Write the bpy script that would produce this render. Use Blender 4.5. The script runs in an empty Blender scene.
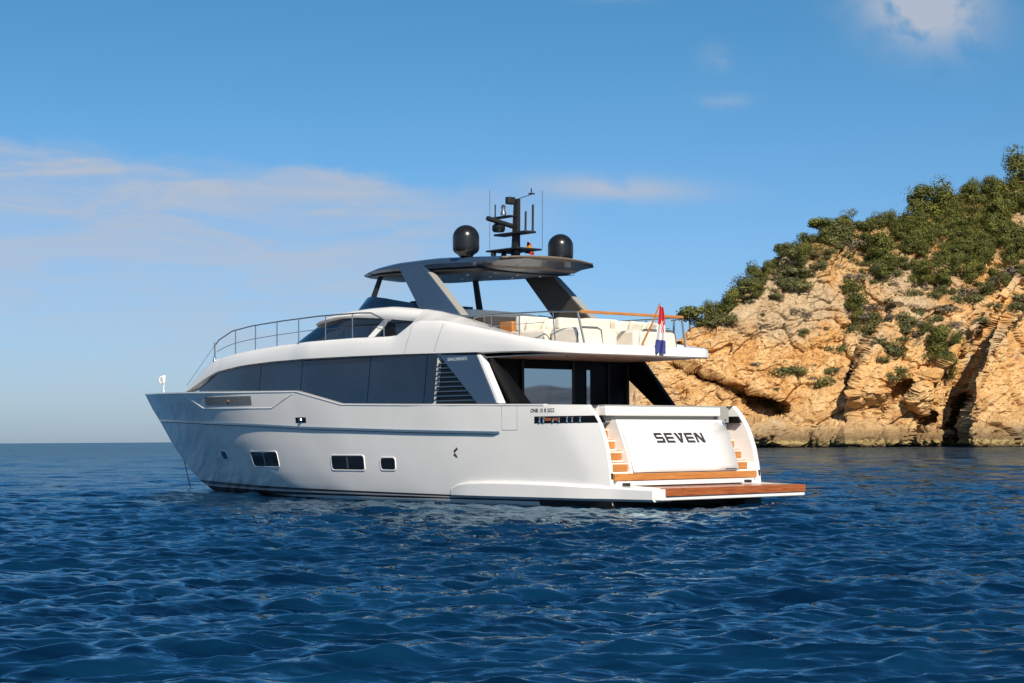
import bpy, math, random
import numpy as np
from mathutils import Vector, Matrix, noise

R = math.radians
SC = bpy.context.scene
COL = SC.collection
rng = np.random.default_rng(7)
random.seed(7)

# ------------------------------------------------------------------ camera, sky, sun, exposure
F_PX, HOR, ROLL, CAM_H = 1819.27, 440.1, 0.0064, 1.7406
PITCH = math.atan((HOR - 341.5) / F_PX)
cam_d = bpy.data.cameras.new('camera')
cam = bpy.data.objects.new('camera', cam_d)
COL.objects.link(cam)
cam_d.sensor_width = 36.0
cam_d.lens = F_PX / 1024 * 36.0
cam_d.clip_start = 0.1
cam_d.clip_end = 60000
cam.matrix_world = (Matrix.Translation((0, 0, CAM_H)) @ Matrix.Rotation(math.pi / 2 + PITCH, 4, 'X')
                    @ Matrix.Rotation(-ROLL, 4, 'Z'))
SC.camera = cam

SUN_EL, SUN_ROT = 35.0, 164.5
SUN_DIR = Vector((math.sin(R(SUN_ROT)) * math.cos(R(SUN_EL)), math.cos(R(SUN_ROT)) * math.cos(R(SUN_EL)), math.sin(R(SUN_EL))))
sun_d = bpy.data.lights.new('sun', 'SUN')
sun_d.energy = 4.8
sun_d.angle = R(0.5)
sun_d.color = (1.0, 0.88, 0.72)
sun = bpy.data.objects.new('sun', sun_d)
COL.objects.link(sun)
sun.rotation_euler = SUN_DIR.to_track_quat('Z', 'Y').to_euler()
SC.view_settings.view_transform = 'Standard'
SC.view_settings.look = 'None'
SC.view_settings.exposure = 0.42
SC.view_settings.gamma = 1.0
SC.cycles.max_bounces = 8
SC.cycles.caustics_reflective = False
SC.cycles.caustics_refractive = False

world = bpy.data.worlds.new('World')
SC.world = world
world.use_nodes = True
NT = world.node_tree
BG = NT.nodes['Background']
sky = NT.nodes.new('ShaderNodeTexSky')
sky.sky_type = 'NISHITA'
sky.sun_disc = False
sky.sun_elevation = R(SUN_EL)
sky.sun_rotation = R(SUN_ROT)
sky.altitude = 0
sky.air_density = 1.0
sky.dust_density = 0.6
sky.ozone_density = 2.2
BG.inputs[1].default_value = 0.085


class NB:
    """small node-graph builder"""
    def __init__(s, nt): s.nt = nt
    def n(s, t, **k):
        o = s.nt.nodes.new(t)
        for a, v in k.items(): setattr(o, a, v)
        return o
    def put(s, sock, v):
        if hasattr(v, 'links'): s.nt.links.new(v, sock)
        elif v is not None: sock.default_value = v
    def m(s, op, a, b=None, c=None, clamp=False):
        o = s.n('ShaderNodeMath', operation=op, use_clamp=clamp)
        for i, v in enumerate((a, b, c)):
            if v is not None: s.put(o.inputs[i], v)
        return o.outputs[0]
    def noise(s, vec, scale, detail=4, rough=.5, dist=0.):
        o = s.n('ShaderNodeTexNoise')
        if vec is not None: s.put(o.inputs['Vector'], vec)
        o.inputs['Scale'].default_value = scale; o.inputs['Detail'].default_value = detail
        o.inputs['Roughness'].default_value = rough; o.inputs['Distortion'].default_value = dist
        return o.outputs['Fac']
    def ramp(s, v, a, b, lo=0., hi=1.):
        o = s.n('ShaderNodeMapRange', interpolation_type='SMOOTHSTEP')
        s.put(o.inputs[0], v); o.inputs[1].default_value = a; o.inputs[2].default_value = b
        o.inputs[3].default_value = lo; o.inputs[4].default_value = hi
        return o.outputs[0]
    def mix(s, f, a, b, blend='MIX'):
        o = s.n('ShaderNodeMix', data_type='RGBA', blend_type=blend)
        s.put(o.inputs[0], f)
        for i, v in ((6, a), (7, b)):
            s.put(o.inputs[i], (v + (1.,)) if isinstance(v, tuple) and len(v) == 3 else v)
        return o.outputs[2]
    def vmul(s, v, xyz):
        o = s.n('ShaderNodeVectorMath', operation='MULTIPLY')
        s.put(o.inputs[0], v); o.inputs[1].default_value = xyz
        return o.outputs[0]
    def bump(s, h, strength, dist, normal=None):
        o = s.n('ShaderNodeBump')
        s.put(o.inputs['Height'], h); o.inputs['Strength'].default_value = strength
        o.inputs['Distance'].default_value = dist
        if normal is not None: s.put(o.inputs['Normal'], normal)
        return o.outputs['Normal']


def build_sky():
    b = NB(NT)
    tc = b.n('ShaderNodeTexCoord').outputs['Generated']
    sep = b.n('ShaderNodeSeparateXYZ'); b.put(sep.inputs[0], tc)
    az = b.m('ARCTAN2', sep.outputs[0], sep.outputs[1])
    el = b.m('ARCSINE', sep.outputs[2])
    cv = b.n('ShaderNodeCombineXYZ'); b.put(cv.inputs[0], az); b.put(cv.inputs[1], el)
    P = cv.outputs[0]
    def blob(a0, e0, wa, we, tilt=0.):
        da = b.m('SUBTRACT', az, a0)
        de = b.m('SUBTRACT', b.m('SUBTRACT', el, e0), b.m('MULTIPLY', da, tilt))
        da = b.m('DIVIDE', da, wa); de = b.m('DIVIDE', de, we)
        q = b.m('ADD', b.m('MULTIPLY', da, da), b.m('MULTIPLY', de, de))
        return b.m('POWER', 2.718, b.m('MULTIPLY', q, -1.))
    streak = b.noise(b.vmul(P, (9., 42., 1.)), 1., 6, .55, .6)
    wisp = b.noise(b.vmul(P, (16., 30., 1.)), 1.7, 6, .6, .4)
    puff = b.noise(b.vmul(P, (1., 1.15, 1.)), 42., 6, .55, .3)
    # thin veil: a ragged upper edge sloping down to the right, thinning below it
    def veil(e0, slope_, soft, depth, a_lo, a_hi, amt, jag):
        t = b.m('SUBTRACT', b.m('ADD', b.m('MULTIPLY', b.m('ADD', az, .28), slope_), e0), el)
        t = b.m('ADD', t, b.m('MULTIPLY', b.m('SUBTRACT', wisp, .5), jag))
        q = b.m('DIVIDE', t, depth)
        f = b.m('POWER', 2.718, b.m('MULTIPLY', b.m('MULTIPLY', q, q), -1.))
        f = b.m('MULTIPLY', f, b.ramp(t, -soft, soft))
        f = b.m('MULTIPLY', f, b.ramp(az, a_hi[0], a_hi[1], 1., 0.))
        if a_lo: f = b.m('MULTIPLY', f, b.ramp(az, a_lo[0], a_lo[1]))
        return b.m('MULTIPLY', f, amt)
    grain = b.ramp(b.noise(b.vmul(P, (11., 60., 1.)), 1., 7, .6, .8), .34, .64, .40, 1.)
    a1 = b.m('MULTIPLY', veil(.158, -.10, .010, .120, None, (-.12, .06), .80, .026), grain)
    a2 = b.m('MULTIPLY', veil(.156, -.12, .003, .012, None, (-.22, -.10), .20, .016), grain)
    a2b = b.m('MULTIPLY', veil(.172, -.135, .004, .016, (-.17, -.10), (-.02, .05), .58, .020), b.ramp(streak, .3, .62, .35, 1.))
    a3 = b.m('MULTIPLY', b.m('MULTIPLY', blob(.055, .1375, .048, .0065, -.05), b.ramp(wisp, .22, .50)), .80)
    a4 = b.m('MULTIPLY', b.m('MULTIPLY', blob(.226, .231, .030, .021, -.15), b.ramp(puff, .26, .56)), 1.25)
    a5 = b.m('MULTIPLY', b.m('MULTIPLY', blob(.113, .206, .008, .007), b.ramp(puff, .35, .6)), .30)
    a6 = b.m('MULTIPLY', b.m('MULTIPLY', blob(.118, .184, .013, .0040), b.ramp(puff, .3, .6)), .35)
    a7 = b.m('MULTIPLY', b.m('MULTIPLY', blob(.06, .243, .02, .004), b.ramp(puff, .3, .6)), .4)
    a8 = b.m('MULTIPLY', b.m('MULTIPLY', blob(-.25, .063, .07, .005, -.05), b.ramp(streak, .36, .60)), .20)
    tot = a1
    for x in (a2, a2b, a3, a4, a5, a6, a7, a8): tot = b.m('ADD', tot, x)
    tot = b.m('MINIMUM', tot, .86)
    tone = b.mix(b.ramp(el, 0., .26), (.50, .67, 1.02), (.295, .64, .815))
    tint = b.mix(1., sky.outputs[0], tone, 'MULTIPLY')
    c = b.mix(tot, tint, (4.25, 4.6, 5.35))
    b.put(BG.inputs[0], c)
build_sky()

# ------------------------------------------------------------------ materials
def pmat(name, col, rough=.5, metal=0., spec=.5, coat=0., trans=0., alpha=1.):
    m = bpy.data.materials.new(name); m.use_nodes = True
    p = m.node_tree.nodes['Principled BSDF']
    p.inputs['Base Color'].default_value = col + (1.,)
    p.inputs['Roughness'].default_value = rough
    p.inputs['Metallic'].default_value = metal
    p.inputs['Specular IOR Level'].default_value = spec
    p.inputs['Coat Weight'].default_value = coat
    p.inputs['Coat Roughness'].default_value = .05
    return m
def P_(m): return m.node_tree.nodes['Principled BSDF']

def vary(m, scale, amount, bump=0., bscale=None, rough_amp=0., stretch=(1, 1, 1)):
    """slight procedural unevenness of colour, gloss and surface"""
    b = NB(m.node_tree); p = P_(m)
    tc = b.n('ShaderNodeTexCoord').outputs['Object']
    v = b.vmul(tc, stretch)
    n = b.noise(v, scale, 5, .55)
    base = tuple(p.inputs['Base Color'].default_value)[:3]
    lo = tuple(c * (1 - amount) for c in base); hi = tuple(min(1, c * (1 + amount)) for c in base)
    b.put(p.inputs['Base Color'], b.mix(b.ramp(n, .3, .7), lo, hi))
    if rough_amp:
        r = p.inputs['Roughness'].default_value
        b.put(p.inputs['Roughness'], b.ramp(n, .3, .7, max(.02, r - rough_amp), r + rough_amp))
    if bump:
        b.put(p.inputs['Normal'], b.bump(b.noise(v, bscale or scale, 3), bump, .02))
    return m

M = {}
M['gelcoat'] = vary(pmat('white_gelcoat', (.79, .785, .77), .24, spec=.5, coat=.6), .6, .025, .004, .8, .04)
M['gelcoat_warm'] = vary(pmat('cream_gelcoat', (.74, .70, .63), .33), .8, .03, 0, None, .05)
M['antifoul'] = pmat('black_antifouling', (.006, .007, .009), .5)
M['stripe'] = pmat('boot_stripe_paint', (.012, .013, .018), .3)
M['stripe_pale'] = pmat('boot_line_paint', (.45, .44, .46), .35)
def glass_mat(name, col, rough):
    m = pmat(name, col, rough, spec=.8)
    return m
M['glass'] = vary(glass_mat('dark_tinted_glass', (.004, .012, .030), .03), .35, .4, .6, .55)
M['strake'] = pmat('shade_blue_strake', (.07, .12, .19), .25, spec=.5)  # dark blue of the shaded underside put into the whole strake's colour
M['porthole_glass'] = pmat('porthole_glass', (.008, .009, .011), .12, spec=.4)
M['mirror'] = pmat('reflecting_glass', (.50, .56, .64), .015, metal=1.0)
M['black_gloss'] = pmat('black_gloss_panel', (.005, .005, .006), .35, spec=.15)
M['black'] = pmat('black_matt', (.012, .012, .013), .55)
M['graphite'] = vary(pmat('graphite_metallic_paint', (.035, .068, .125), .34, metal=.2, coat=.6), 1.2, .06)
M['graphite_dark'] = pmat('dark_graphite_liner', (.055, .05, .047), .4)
M['brown_liner'] = vary(pmat('brown_grey_liner', (.22, .175, .14), .45), 2., .1)
M['steel'] = pmat('polished_steel', (.62, .62, .62), .18, metal=1.)
M['steel_dark'] = pmat('shaded_steel_tube', (.30, .31, .32), .3, metal=.9)
M['dome'] = vary(pmat('black_dome_plastic', (.010, .010, .011), .26), 2., .1)
M['cream'] = vary(pmat('cream_upholstery', (.66, .61, .53), .8), 5., .06, .15, 9.)
M['grey_panel'] = pmat('grey_panel', (.30, .30, .29), .45)
M['grille'] = pmat('recess_grey', (.14, .155, .16), .5)
M['dark_letters'] = pmat('dark_grey_letters', (.035, .035, .04), .4)
M['pale_letters'] = pmat('pale_letters', (.55, .62, .72), .3)
M['interior'] = pmat('dim_interior', (.05, .045, .04), .7)
M['soffit'] = pmat('soffit_panel', (.55, .50, .44), .5)
M['red'] = pmat('flag_red', (.62, .03, .04), .8)

def teak_mat():
    m = pmat('varnished_teak', (.36, .12, .035), .32, coat=.3)
    b = NB(m.node_tree); p = P_(m)
    tc = b.n('ShaderNodeTexCoord').outputs['Object']
    g = b.noise(b.vmul(tc, (8., 1.0, 14.)), 2.2, 6, .6, .4)
    c = b.mix(b.ramp(g, .28, .72), (.22, .056, .014), (.40, .118, .031))
    sep = b.n('ShaderNodeSeparateXYZ'); b.put(sep.inputs[0], tc)
    saw = b.m('FRACT', b.m('MULTIPLY', sep.outputs[0], 12.))
    seam = b.m('MULTIPLY', b.m('LESS_THAN', saw, .07), .75)
    b.put(p.inputs['Base Color'], b.mix(seam, c, (.02, .012, .008)))
    b.put(p.inputs['Roughness'], b.ramp(g, .3, .7, .24, .42))
    return m
M['teak'] = teak_mat()
def teak2():
    m = pmat('golden_teak', (.55, .25, .07), .35, coat=.2)
    b = NB(m.node_tree); p = P_(m)
    tc = b.n('ShaderNodeTexCoord').outputs['Object']
    g = b.noise(b.vmul(tc, (10., .9, 22.)), 2., 6, .65, .5)
    b.put(p.inputs['Base Color'], b.mix(b.ramp(g, .25, .75), (.35, .125, .028), (.56, .245, .066)))
    return m
M['teak_gold'] = teak2()

def sea_mat():
    m = pmat('sea_water', (.004, .030, .075), .04, spec=.5)
    b = NB(m.node_tree); p = P_(m)
    p.inputs['IOR'].default_value = 1.33
    tc = b.n('ShaderNodeTexCoord').outputs['Object']
    big = b.noise(b.vmul(tc, (.025, .012, 1.)), 1., 4, .5, .3)
    # streaks in the colour stand in for sky tones reflected on wave facets
    streaky = b.noise(b.vmul(tc, (.35, 1.5, 1.)), 1.0, 7, .62, .6)
    cw = b.mix(b.ramp(streaky, .32, .70), (.0004, .007, .023), (.0018, .025, .064))
    b.put(p.inputs['Base Color'], b.mix(b.ramp(big, .3, .7, 0., .45), cw, (.0009, .014, .042)))
    # small ripples as true slopes, so that they stay steep right out to the horizon
    def slope(scale, amp, st):
        o = b.n('ShaderNodeTexNoise'); b.put(o.inputs['Vector'], b.vmul(tc, st)); o.inputs['Scale'].default_value = scale
        o.inputs['Detail'].default_value = 3; o.inputs['Roughness'].default_value = .6; o.inputs['Distortion'].default_value = .4
        v = b.n('ShaderNodeVectorMath', operation='SUBTRACT'); b.put(v.inputs[0], o.outputs['Color']); v.inputs[1].default_value = (.5, .5, .5)
        return b.vmul(v.outputs[0], (amp * .8, amp, 0.))
    def vadd(p_, q_):
        v = b.n('ShaderNodeVectorMath', operation='ADD'); b.put(v.inputs[0], p_); b.put(v.inputs[1], q_); return v.outputs[0]
    geo = b.n('ShaderNodeNewGeometry').outputs['Normal']
    nn = vadd(vadd(geo, slope(.30, .75, (.45, 1.6, 1.))), vadd(slope(1.0, .60, (.4, 1.7, 1.)), vadd(slope(3.4, .85, (.38, 1.7, 1.)), slope(10., .65, (.5, 1.6, 1.)))))
    nrm = b.n('ShaderNodeVectorMath', operation='NORMALIZE'); b.put(nrm.inputs[0], nn)
    N_ = nrm.outputs[0]
    b.put(p.inputs['Normal'], N_)
    p.inputs['Specular IOR Level'].default_value = 0.
    fr = b.n('ShaderNodeFresnel'); fr.inputs[0].default_value = 1.33; b.put(fr.inputs[1], N_)
    F_ = b.m('MULTIPLY', fr.outputs[0], b.ramp(fr.outputs[0], .40, .95, 1., .26))
    gl = b.n('ShaderNodeBsdfGlossy'); gl.inputs['Roughness'].default_value = .06; gl.inputs['Color'].default_value = (.64, .87, 1., 1.); b.put(gl.inputs['Normal'], N_)
    # wave crests hide one another at low angles, so a rough sea never mirrors fully
    fac = b.m('MULTIPLY', b.m('SUBTRACT', 1., b.m('POWER', 2.718, b.m('MULTIPLY', F_, -2.7))), .70)
    mx = b.n('ShaderNodeMixShader'); b.put(mx.inputs[0], fac); b.put(mx.inputs[1], p.outputs[0]); b.put(mx.inputs[2], gl.outputs[0])
    b.put(m.node_tree.nodes['Material Output'].inputs[0], mx.outputs[0])
    return m
M['sea'] = sea_mat()

def rock_mat():
    m = pmat('ochre_rock', (.40, .25, .13), .9, spec=.15)
    b = NB(m.node_tree); p = P_(m)
    tc = b.n('ShaderNodeTexCoord').outputs['Object']
    sep = b.n('ShaderNodeSeparateXYZ'); b.put(sep.inputs[0], tc)
    big = b.noise(tc, .045, 5, .55, .6)
    mid = b.noise(tc, .22, 6, .6, .8)
    fine = b.noise(tc, 1.1, 6, .65)
    c = b.mix(b.ramp(mid, .34, .66), (.55, .30, .105), (.72, .485, .24))
    c = b.mix(b.ramp(big, .50, .66, 0., .7), c, (.46, .38, .27))           # greyer weathered areas
    c = b.mix(b.ramp(b.noise(tc, .10, 4, .6, 1.2), .60, .74, 0., .65), c, (.48, .23, .07))   # rust stains
    c = b.mix(b.ramp(fine, .28, .46, .45, 0.), c, (.20, .125, .065))
    vo = b.n('ShaderNodeTexVoronoi', feature='DISTANCE_TO_EDGE')
    b.put(vo.inputs['Vector'], b.vmul(tc, (.55, .55, .42)))
    crack = b.ramp(vo.outputs['Distance'], 0., .05, .35, 0.)
    c = b.mix(b.m('MULTIPLY', crack, b.ramp(mid, .4, .6)), c, (.10, .065, .035))
    vf = b.n('ShaderNodeTexVoronoi', feature='DISTANCE_TO_EDGE'); b.put(vf.inputs['Vector'], b.vmul(tc, (.75, .6, .16)))
    c = b.mix(b.m('MULTIPLY', b.ramp(vf.outputs['Distance'], 0., .05, .3, 0.), b.ramp(fine, .42, .6)), c, (.13, .085, .05))
    c = b.mix(b.ramp(b.m('ADD', sep.outputs[2], b.m('MULTIPLY', mid, 14.)), 9., 19., .38, 0.), c, (.38, .29, .18))
    # soil and dry scrub on the upper slope, tide marks at the foot
    veg = b.m('MULTIPLY', b.ramp(b.m('ADD', sep.outputs[2], b.m('MULTIPLY', mid, 16.)), 38., 52.), b.ramp(fine, .40, .58))
    c = b.mix(b.m('MULTIPLY', veg, .45), c, (.12, .10, .045))
    tide = b.m('ADD', sep.outputs[2], b.m('MULTIPLY', fine, 2.0))
    c = b.mix(b.ramp(tide, 2.4, 6.0, .75, 0.), c, (.11, .075, .04))
    c = b.mix(b.m('MULTIPLY', b.ramp(tide, 1.4, 1.7), b.ramp(tide, 2.0, 2.4, .8, 0.)), c, (.42, .33, .14))
    c = b.mix(b.ramp(tide, .9, 1.5, .9, 0.), c, (.03, .022, .016))
    b.put(p.inputs['Base Color'], c)
    h = b.m('ADD', b.m('MULTIPLY', mid, 2.2), b.m('ADD', fine, b.m('MULTIPLY', crack, -1.0)))
    b.put(p.inputs['Normal'], b.bump(h, .7, .45))
    return m
M['rock'] = rock_mat()

def leaf_mat(name, dark, light):
    m = pmat(name, dark, .65, spec=.25)
    b = NB(m.node_tree); p = P_(m)
    oi = b.n('ShaderNodeObjectInfo')
    tc = b.n('ShaderNodeTexCoord').outputs['Object']
    n = b.noise(tc, 1.6, 3, .6)
    c = b.mix(b.ramp(n, .3, .7), dark, light)
    c = b.mix(b.m('MULTIPLY', oi.outputs['Random'], .6), c, (light[0] * .42, light[1] * .46, light[2] * .6))
    b.put(p.inputs['Base Color'], c)
    p.inputs['Subsurface Weight'].default_value = 0.
    return m
M['pine'] = leaf_mat('pine_needles', (.048, .062, .013), (.185, .182, .034))
M['shrub'] = leaf_mat('maquis_leaves', (.050, .060, .020), (.155, .150, .048))
M['dry'] = leaf_mat('dry_twigs', (.12, .10, .07), (.22, .18, .12))
M['bark'] = vary(pmat('pine_bark', (.13, .085, .055), .9), 3., .3)
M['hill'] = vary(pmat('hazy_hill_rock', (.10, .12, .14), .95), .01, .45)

# ------------------------------------------------------------------ mesh helpers
class MB:
    def __init__(s): s.v, s.f = [], []
    def add(s, vs, fs):
        o = len(s.v); s.v += [tuple(map(float, p)) for p in vs]; s.f += [tuple(i + o for i in f) for f in fs]; return s
    def box(s, x0, x1, y0, y1, z0, z1):
        return s.add([(x, y, z) for z in (z0, z1) for y in (y0, y1) for x in (x0, x1)],
                     [(0, 2, 3, 1), (4, 5, 7, 6), (0, 1, 5, 4), (2, 6, 7, 3), (0, 4, 6, 2), (1, 3, 7, 5)])
    def prism(s, pts, y0, y1):
        """outline in (x,z), extruded in y; y0 / y1 numbers or per-point lists"""
        n = len(pts)
        ya = y0 if hasattr(y0, '__len__') else [y0] * n
        yb = y1 if hasattr(y1, '__len__') else [y1] * n
        vs = [(p[0], ya[i], p[1]) for i, p in enumerate(pts)] + [(p[0], yb[i], p[1]) for i, p in enumerate(pts)]
        fs = [tuple(range(n)), tuple(range(2 * n - 1, n - 1, -1))] + [(i, i + n, (i + 1) % n + n, (i + 1) % n) for i in range(n)]
        return s.add(vs, fs)
    def slab(s, pts, z0, z1):
        n = len(pts)
        vs = [(p[0], p[1], z0) for p in pts] + [(p[0], p[1], z1) for p in pts]
        fs = [tuple(range(n)), tuple(range(2 * n - 1, n - 1, -1))] + [(i, i + n, (i + 1) % n + n, (i + 1) % n) for i in range(n)]
        return s.add(vs, fs)
    def grid(s, rows, close=False):
        n = len(rows[0]); vs = [p for r in rows for p in r]; fs = []
        for i in range(len(rows) - 1):
            for j in range(n if close else n - 1):
                k = (j + 1) % n
                fs.append((i * n + j, i * n + k, (i + 1) * n + k, (i + 1) * n + j))
        return s.add(vs, fs)
    def loft(s, rows, cap=True):
        n = len(rows[0]); o = len(s.v); s.grid(rows, True)
        if cap:
            s.f.append(tuple(o + i for i in range(n))[::-1]); k = o + (len(rows) - 1) * n
            s.f.append(tuple(k + i for i in range(n)))
        return s
    def tube(s, path, r, n=8):
        P = [Vector(p) for p in path]; rows = []
        rr = r if hasattr(r, '__len__') else [r] * len(P)
        for i, p in enumerate(P):
            d = (P[min(i + 1, len(P) - 1)] - P[max(i - 1, 0)]).normalized()
            u = d.cross(Vector((0, 0, 1)) if abs(d.z) < .95 else Vector((1, 0, 0))).normalized(); w = d.cross(u)
            rows.append([p + rr[i] * (math.cos(2 * math.pi * k / n) * u + math.sin(2 * math.pi * k / n) * w) for k in range(n)])
        return s.loft(rows)
    def lathe(s, c, prof, n=32):
        rows = [[(c[0] + r * math.cos(2 * math.pi * k / n), c[1] + r * math.sin(2 * math.pi * k / n), c[2] + z) for k in range(n)] for r, z in prof]
        return s.loft(rows)
    def build(s, name, mat, parent=None, smooth=None, bevel=0., seg=2, solid=0.):
        me = bpy.data.meshes.new(name); me.from_pydata(s.v, [], s.f)
        import bmesh
        bm = bmesh.new(); bm.from_mesh(me)
        bmesh.ops.remove_doubles(bm, verts=bm.verts, dist=1e-5)
        bmesh.ops.recalc_face_normals(bm, faces=bm.faces)
        bm.to_mesh(me); bm.free()
        me.materials.append(M[mat] if isinstance(mat, str) else mat)
        ob = bpy.data.objects.new(name, me); COL.objects.link(ob)
        if parent is not None: ob.parent = parent
        if solid:
            md = ob.modifiers.new('solid', 'SOLIDIFY'); md.thickness = solid; md.offset = -1
        if bevel:
            md = ob.modifiers.new('bevel', 'BEVEL'); md.width = bevel; md.segments = seg; md.limit_method = 'ANGLE'; md.angle_limit = R(35)
        if smooth or bevel:
            me.polygons.foreach_set('use_smooth', [True] * len(me.polygons))
            if not bevel: me.set_sharp_from_angle(angle=R(smooth))
            else: me.set_sharp_from_angle(angle=R(smooth or 35))
        return ob

def tag(o, label=None, cat=None, group=None, kind=None):
    for k, v in (('label', label), ('category', cat), ('group', group), ('kind', kind)):
        if v: o[k] = v
    return o
def empty(name, loc, rz=0.):
    o = bpy.data.objects.new(name, None); COL.objects.link(o)
    o.location = loc; o.rotation_euler = (0, 0, rz); o.empty_display_size = .5
    return o
def IP(x, pts):
    return float(np.interp(x, [p[0] for p in pts], [p[1] for p in pts]))

# photograph ray -> world (used to survey where the coast stands)
def ray(u, v):
    x, y = u - 512., -(v - 341.5)
    c, s = math.cos(ROLL), math.sin(ROLL)
    x, y = c * x + s * y, -s * x + c * y
    r = (x / F_PX, 1., y / F_PX); c, s = math.cos(PITCH), math.sin(PITCH)
    return (r[0], c * r[1] - s * r[2], s * r[1] + c * r[2])

# ------------------------------------------------------------------ sea
def build_sea():
    front = np.linspace(-R(27), R(27), 760)
    rest = np.linspace(R(27), 2 * math.pi - R(27), 110)[1:-1]
    ang = np.concatenate([front, rest]); na = len(ang)
    ypx = np.concatenate([np.geomspace(1500, 275, 60)[:-1], np.arange(275, 120, -.36), np.arange(120, 2.2, -.20), np.geomspace(2.1, .06, 40)])
    rad = 1.74 * F_PX / ypx
    drad = np.gradient(rad)
    A, D = np.meshgrid(ang, rad); DR = np.repeat(drad[:, None], na, 1)
    dA = np.gradient(ang); step = np.maximum(DR, D * np.repeat(dA[None, :], len(rad), 0) * .7)
    X, Y = D * np.sin(A), D * np.cos(A); Z = np.zeros_like(X); DX = np.zeros_like(X); DY = np.zeros_like(X)
    r2 = np.random.default_rng(3)
    lam = np.concatenate([np.geomspace(.22, .9, 46), np.geomspace(.95, 3., 22), np.geomspace(3.2, 7., 12), [9., 13., 17.]])
    for L in lam:
        th = R(90 + 22) + r2.normal(0, .42 if L < 3 else .3)
        kx, ky = math.cos(th), math.sin(th); k = 2 * math.pi / L; ph = r2.uniform(0, 6.28)
        st = .053 if L < .9 else (.028 if L < 3 else (.017 if L < 7 else .008))
        a = st / k * r2.uniform(.6, 1.4)
        fade = np.clip((L / step - 2.0) / 2.0, 0, 1)
        # gusts: patches of livelier and calmer water
        g = 1 + .35 * np.sin(X * .07 * kx + Y * .045 + ph) * np.sin(Y * .06 - X * .03 + 2 * ph)
        q = k * (kx * X + ky * Y) + ph
        Z += a * fade * g * np.sin(q); DX -= .35 * a * fade * g * kx * np.cos(q) * -1; DY -= .35 * a * fade * g * ky * np.cos(q) * -1
    Z *= np.clip((9000 - D) / 3000, 0, 1)
    V = np.stack([X + DX, Y + DY, Z], -1).reshape(-1, 3)
    n, m = len(rad), na
    i = np.arange(n - 1)[:, None] * m; j = np.arange(m)[None, :]; j2 = (j + 1) % m
    q = np.stack([i + j, i + j2, i + m + j2, i + m + j], -1).reshape(-1, 4)
    V = np.vstack([V, [[0, 0, 0]]]); c = len(V) - 1
    tri = np.stack([np.full(m, c), (np.arange(m) + 1) % m, np.arange(m)], -1)
    me = bpy.data.meshes.new('sea')
    me.vertices.add(len(V)); me.vertices.foreach_set('co', V.astype(np.float32).ravel())
    nl = q.size + tri.size
    me.loops.add(nl); me.loops.foreach_set('vertex_index', np.concatenate([q[:, ::-1].ravel(), tri[:, ::-1].ravel()]).astype(np.int32))
    st = np.concatenate([np.arange(len(q)) * 4, q.size + np.arange(len(tri)) * 3]).astype(np.int32)
    me.polygons.add(len(st)); me.polygons.foreach_set('loop_start', st)
    me.polygons.foreach_set('use_smooth', np.ones(len(st), bool))
    me.update(calc_edges=True); me.validate()
    me.materials.append(M['sea'])
    o = bpy.data.objects.new('sea', me); COL.objects.link(o)
    # face normals upward
    if me.polygons[len(q) // 2].normal.z < 0: me.flip_normals()
    o.location.z = -.07
    tag(o, kind='structure')
build_sea()

# ------------------------------------------------------------------ cliff
D0 = 365.
SKY = [(520, 447), (560, 440), (600, 410), (630, 376), (655, 350), (680, 338), (700, 322), (720, 304), (740, 288), (765, 268), (790, 250), (815, 236),
       (840, 229), (870, 222), (900, 217), (930, 209), (960, 199), (990, 187), (1024, 178), (1100, 150), (1200, 120), (1320, 135), (1450, 180), (1560, 300), (1620, 446)]
def seg(u, v, a, b):
    """signed distance to the line a-b (positive to the right of a->b going down), distance along 0..1"""
    ax, ay = a; bx, by = b; dx, dy = bx - ax, by - ay; L = np.hypot(dx, dy)
    t = ((u - ax) * dx + (v - ay) * dy) / L ** 2
    s = -((u - ax) * dy - (v - ay) * dx) / L
    return s, t
def sm(x): x = np.clip(x, 0, 1); return x * x * (3 - 2 * x)
def poly_dist(u, v, pts):
    """distance to polyline and width parameter"""
    best = np.full(u.shape, 1e9)
    for (a, b) in zip(pts[:-1], pts[1:]):
        dx, dy = b[0] - a[0], b[1] - a[1]
        t = np.clip(((u - a[0]) * dx + (v - a[1]) * dy) / (dx * dx + dy * dy), 0, 1)
        best = np.minimum(best, np.hypot(u - a[0] - t * dx, v - a[1] - t * dy))
    return best
def gully_x(v, pts):
    vs = [p[1] for p in pts]; us = [p[0] for p in pts]
    return np.interp(v, vs, us)

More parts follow.
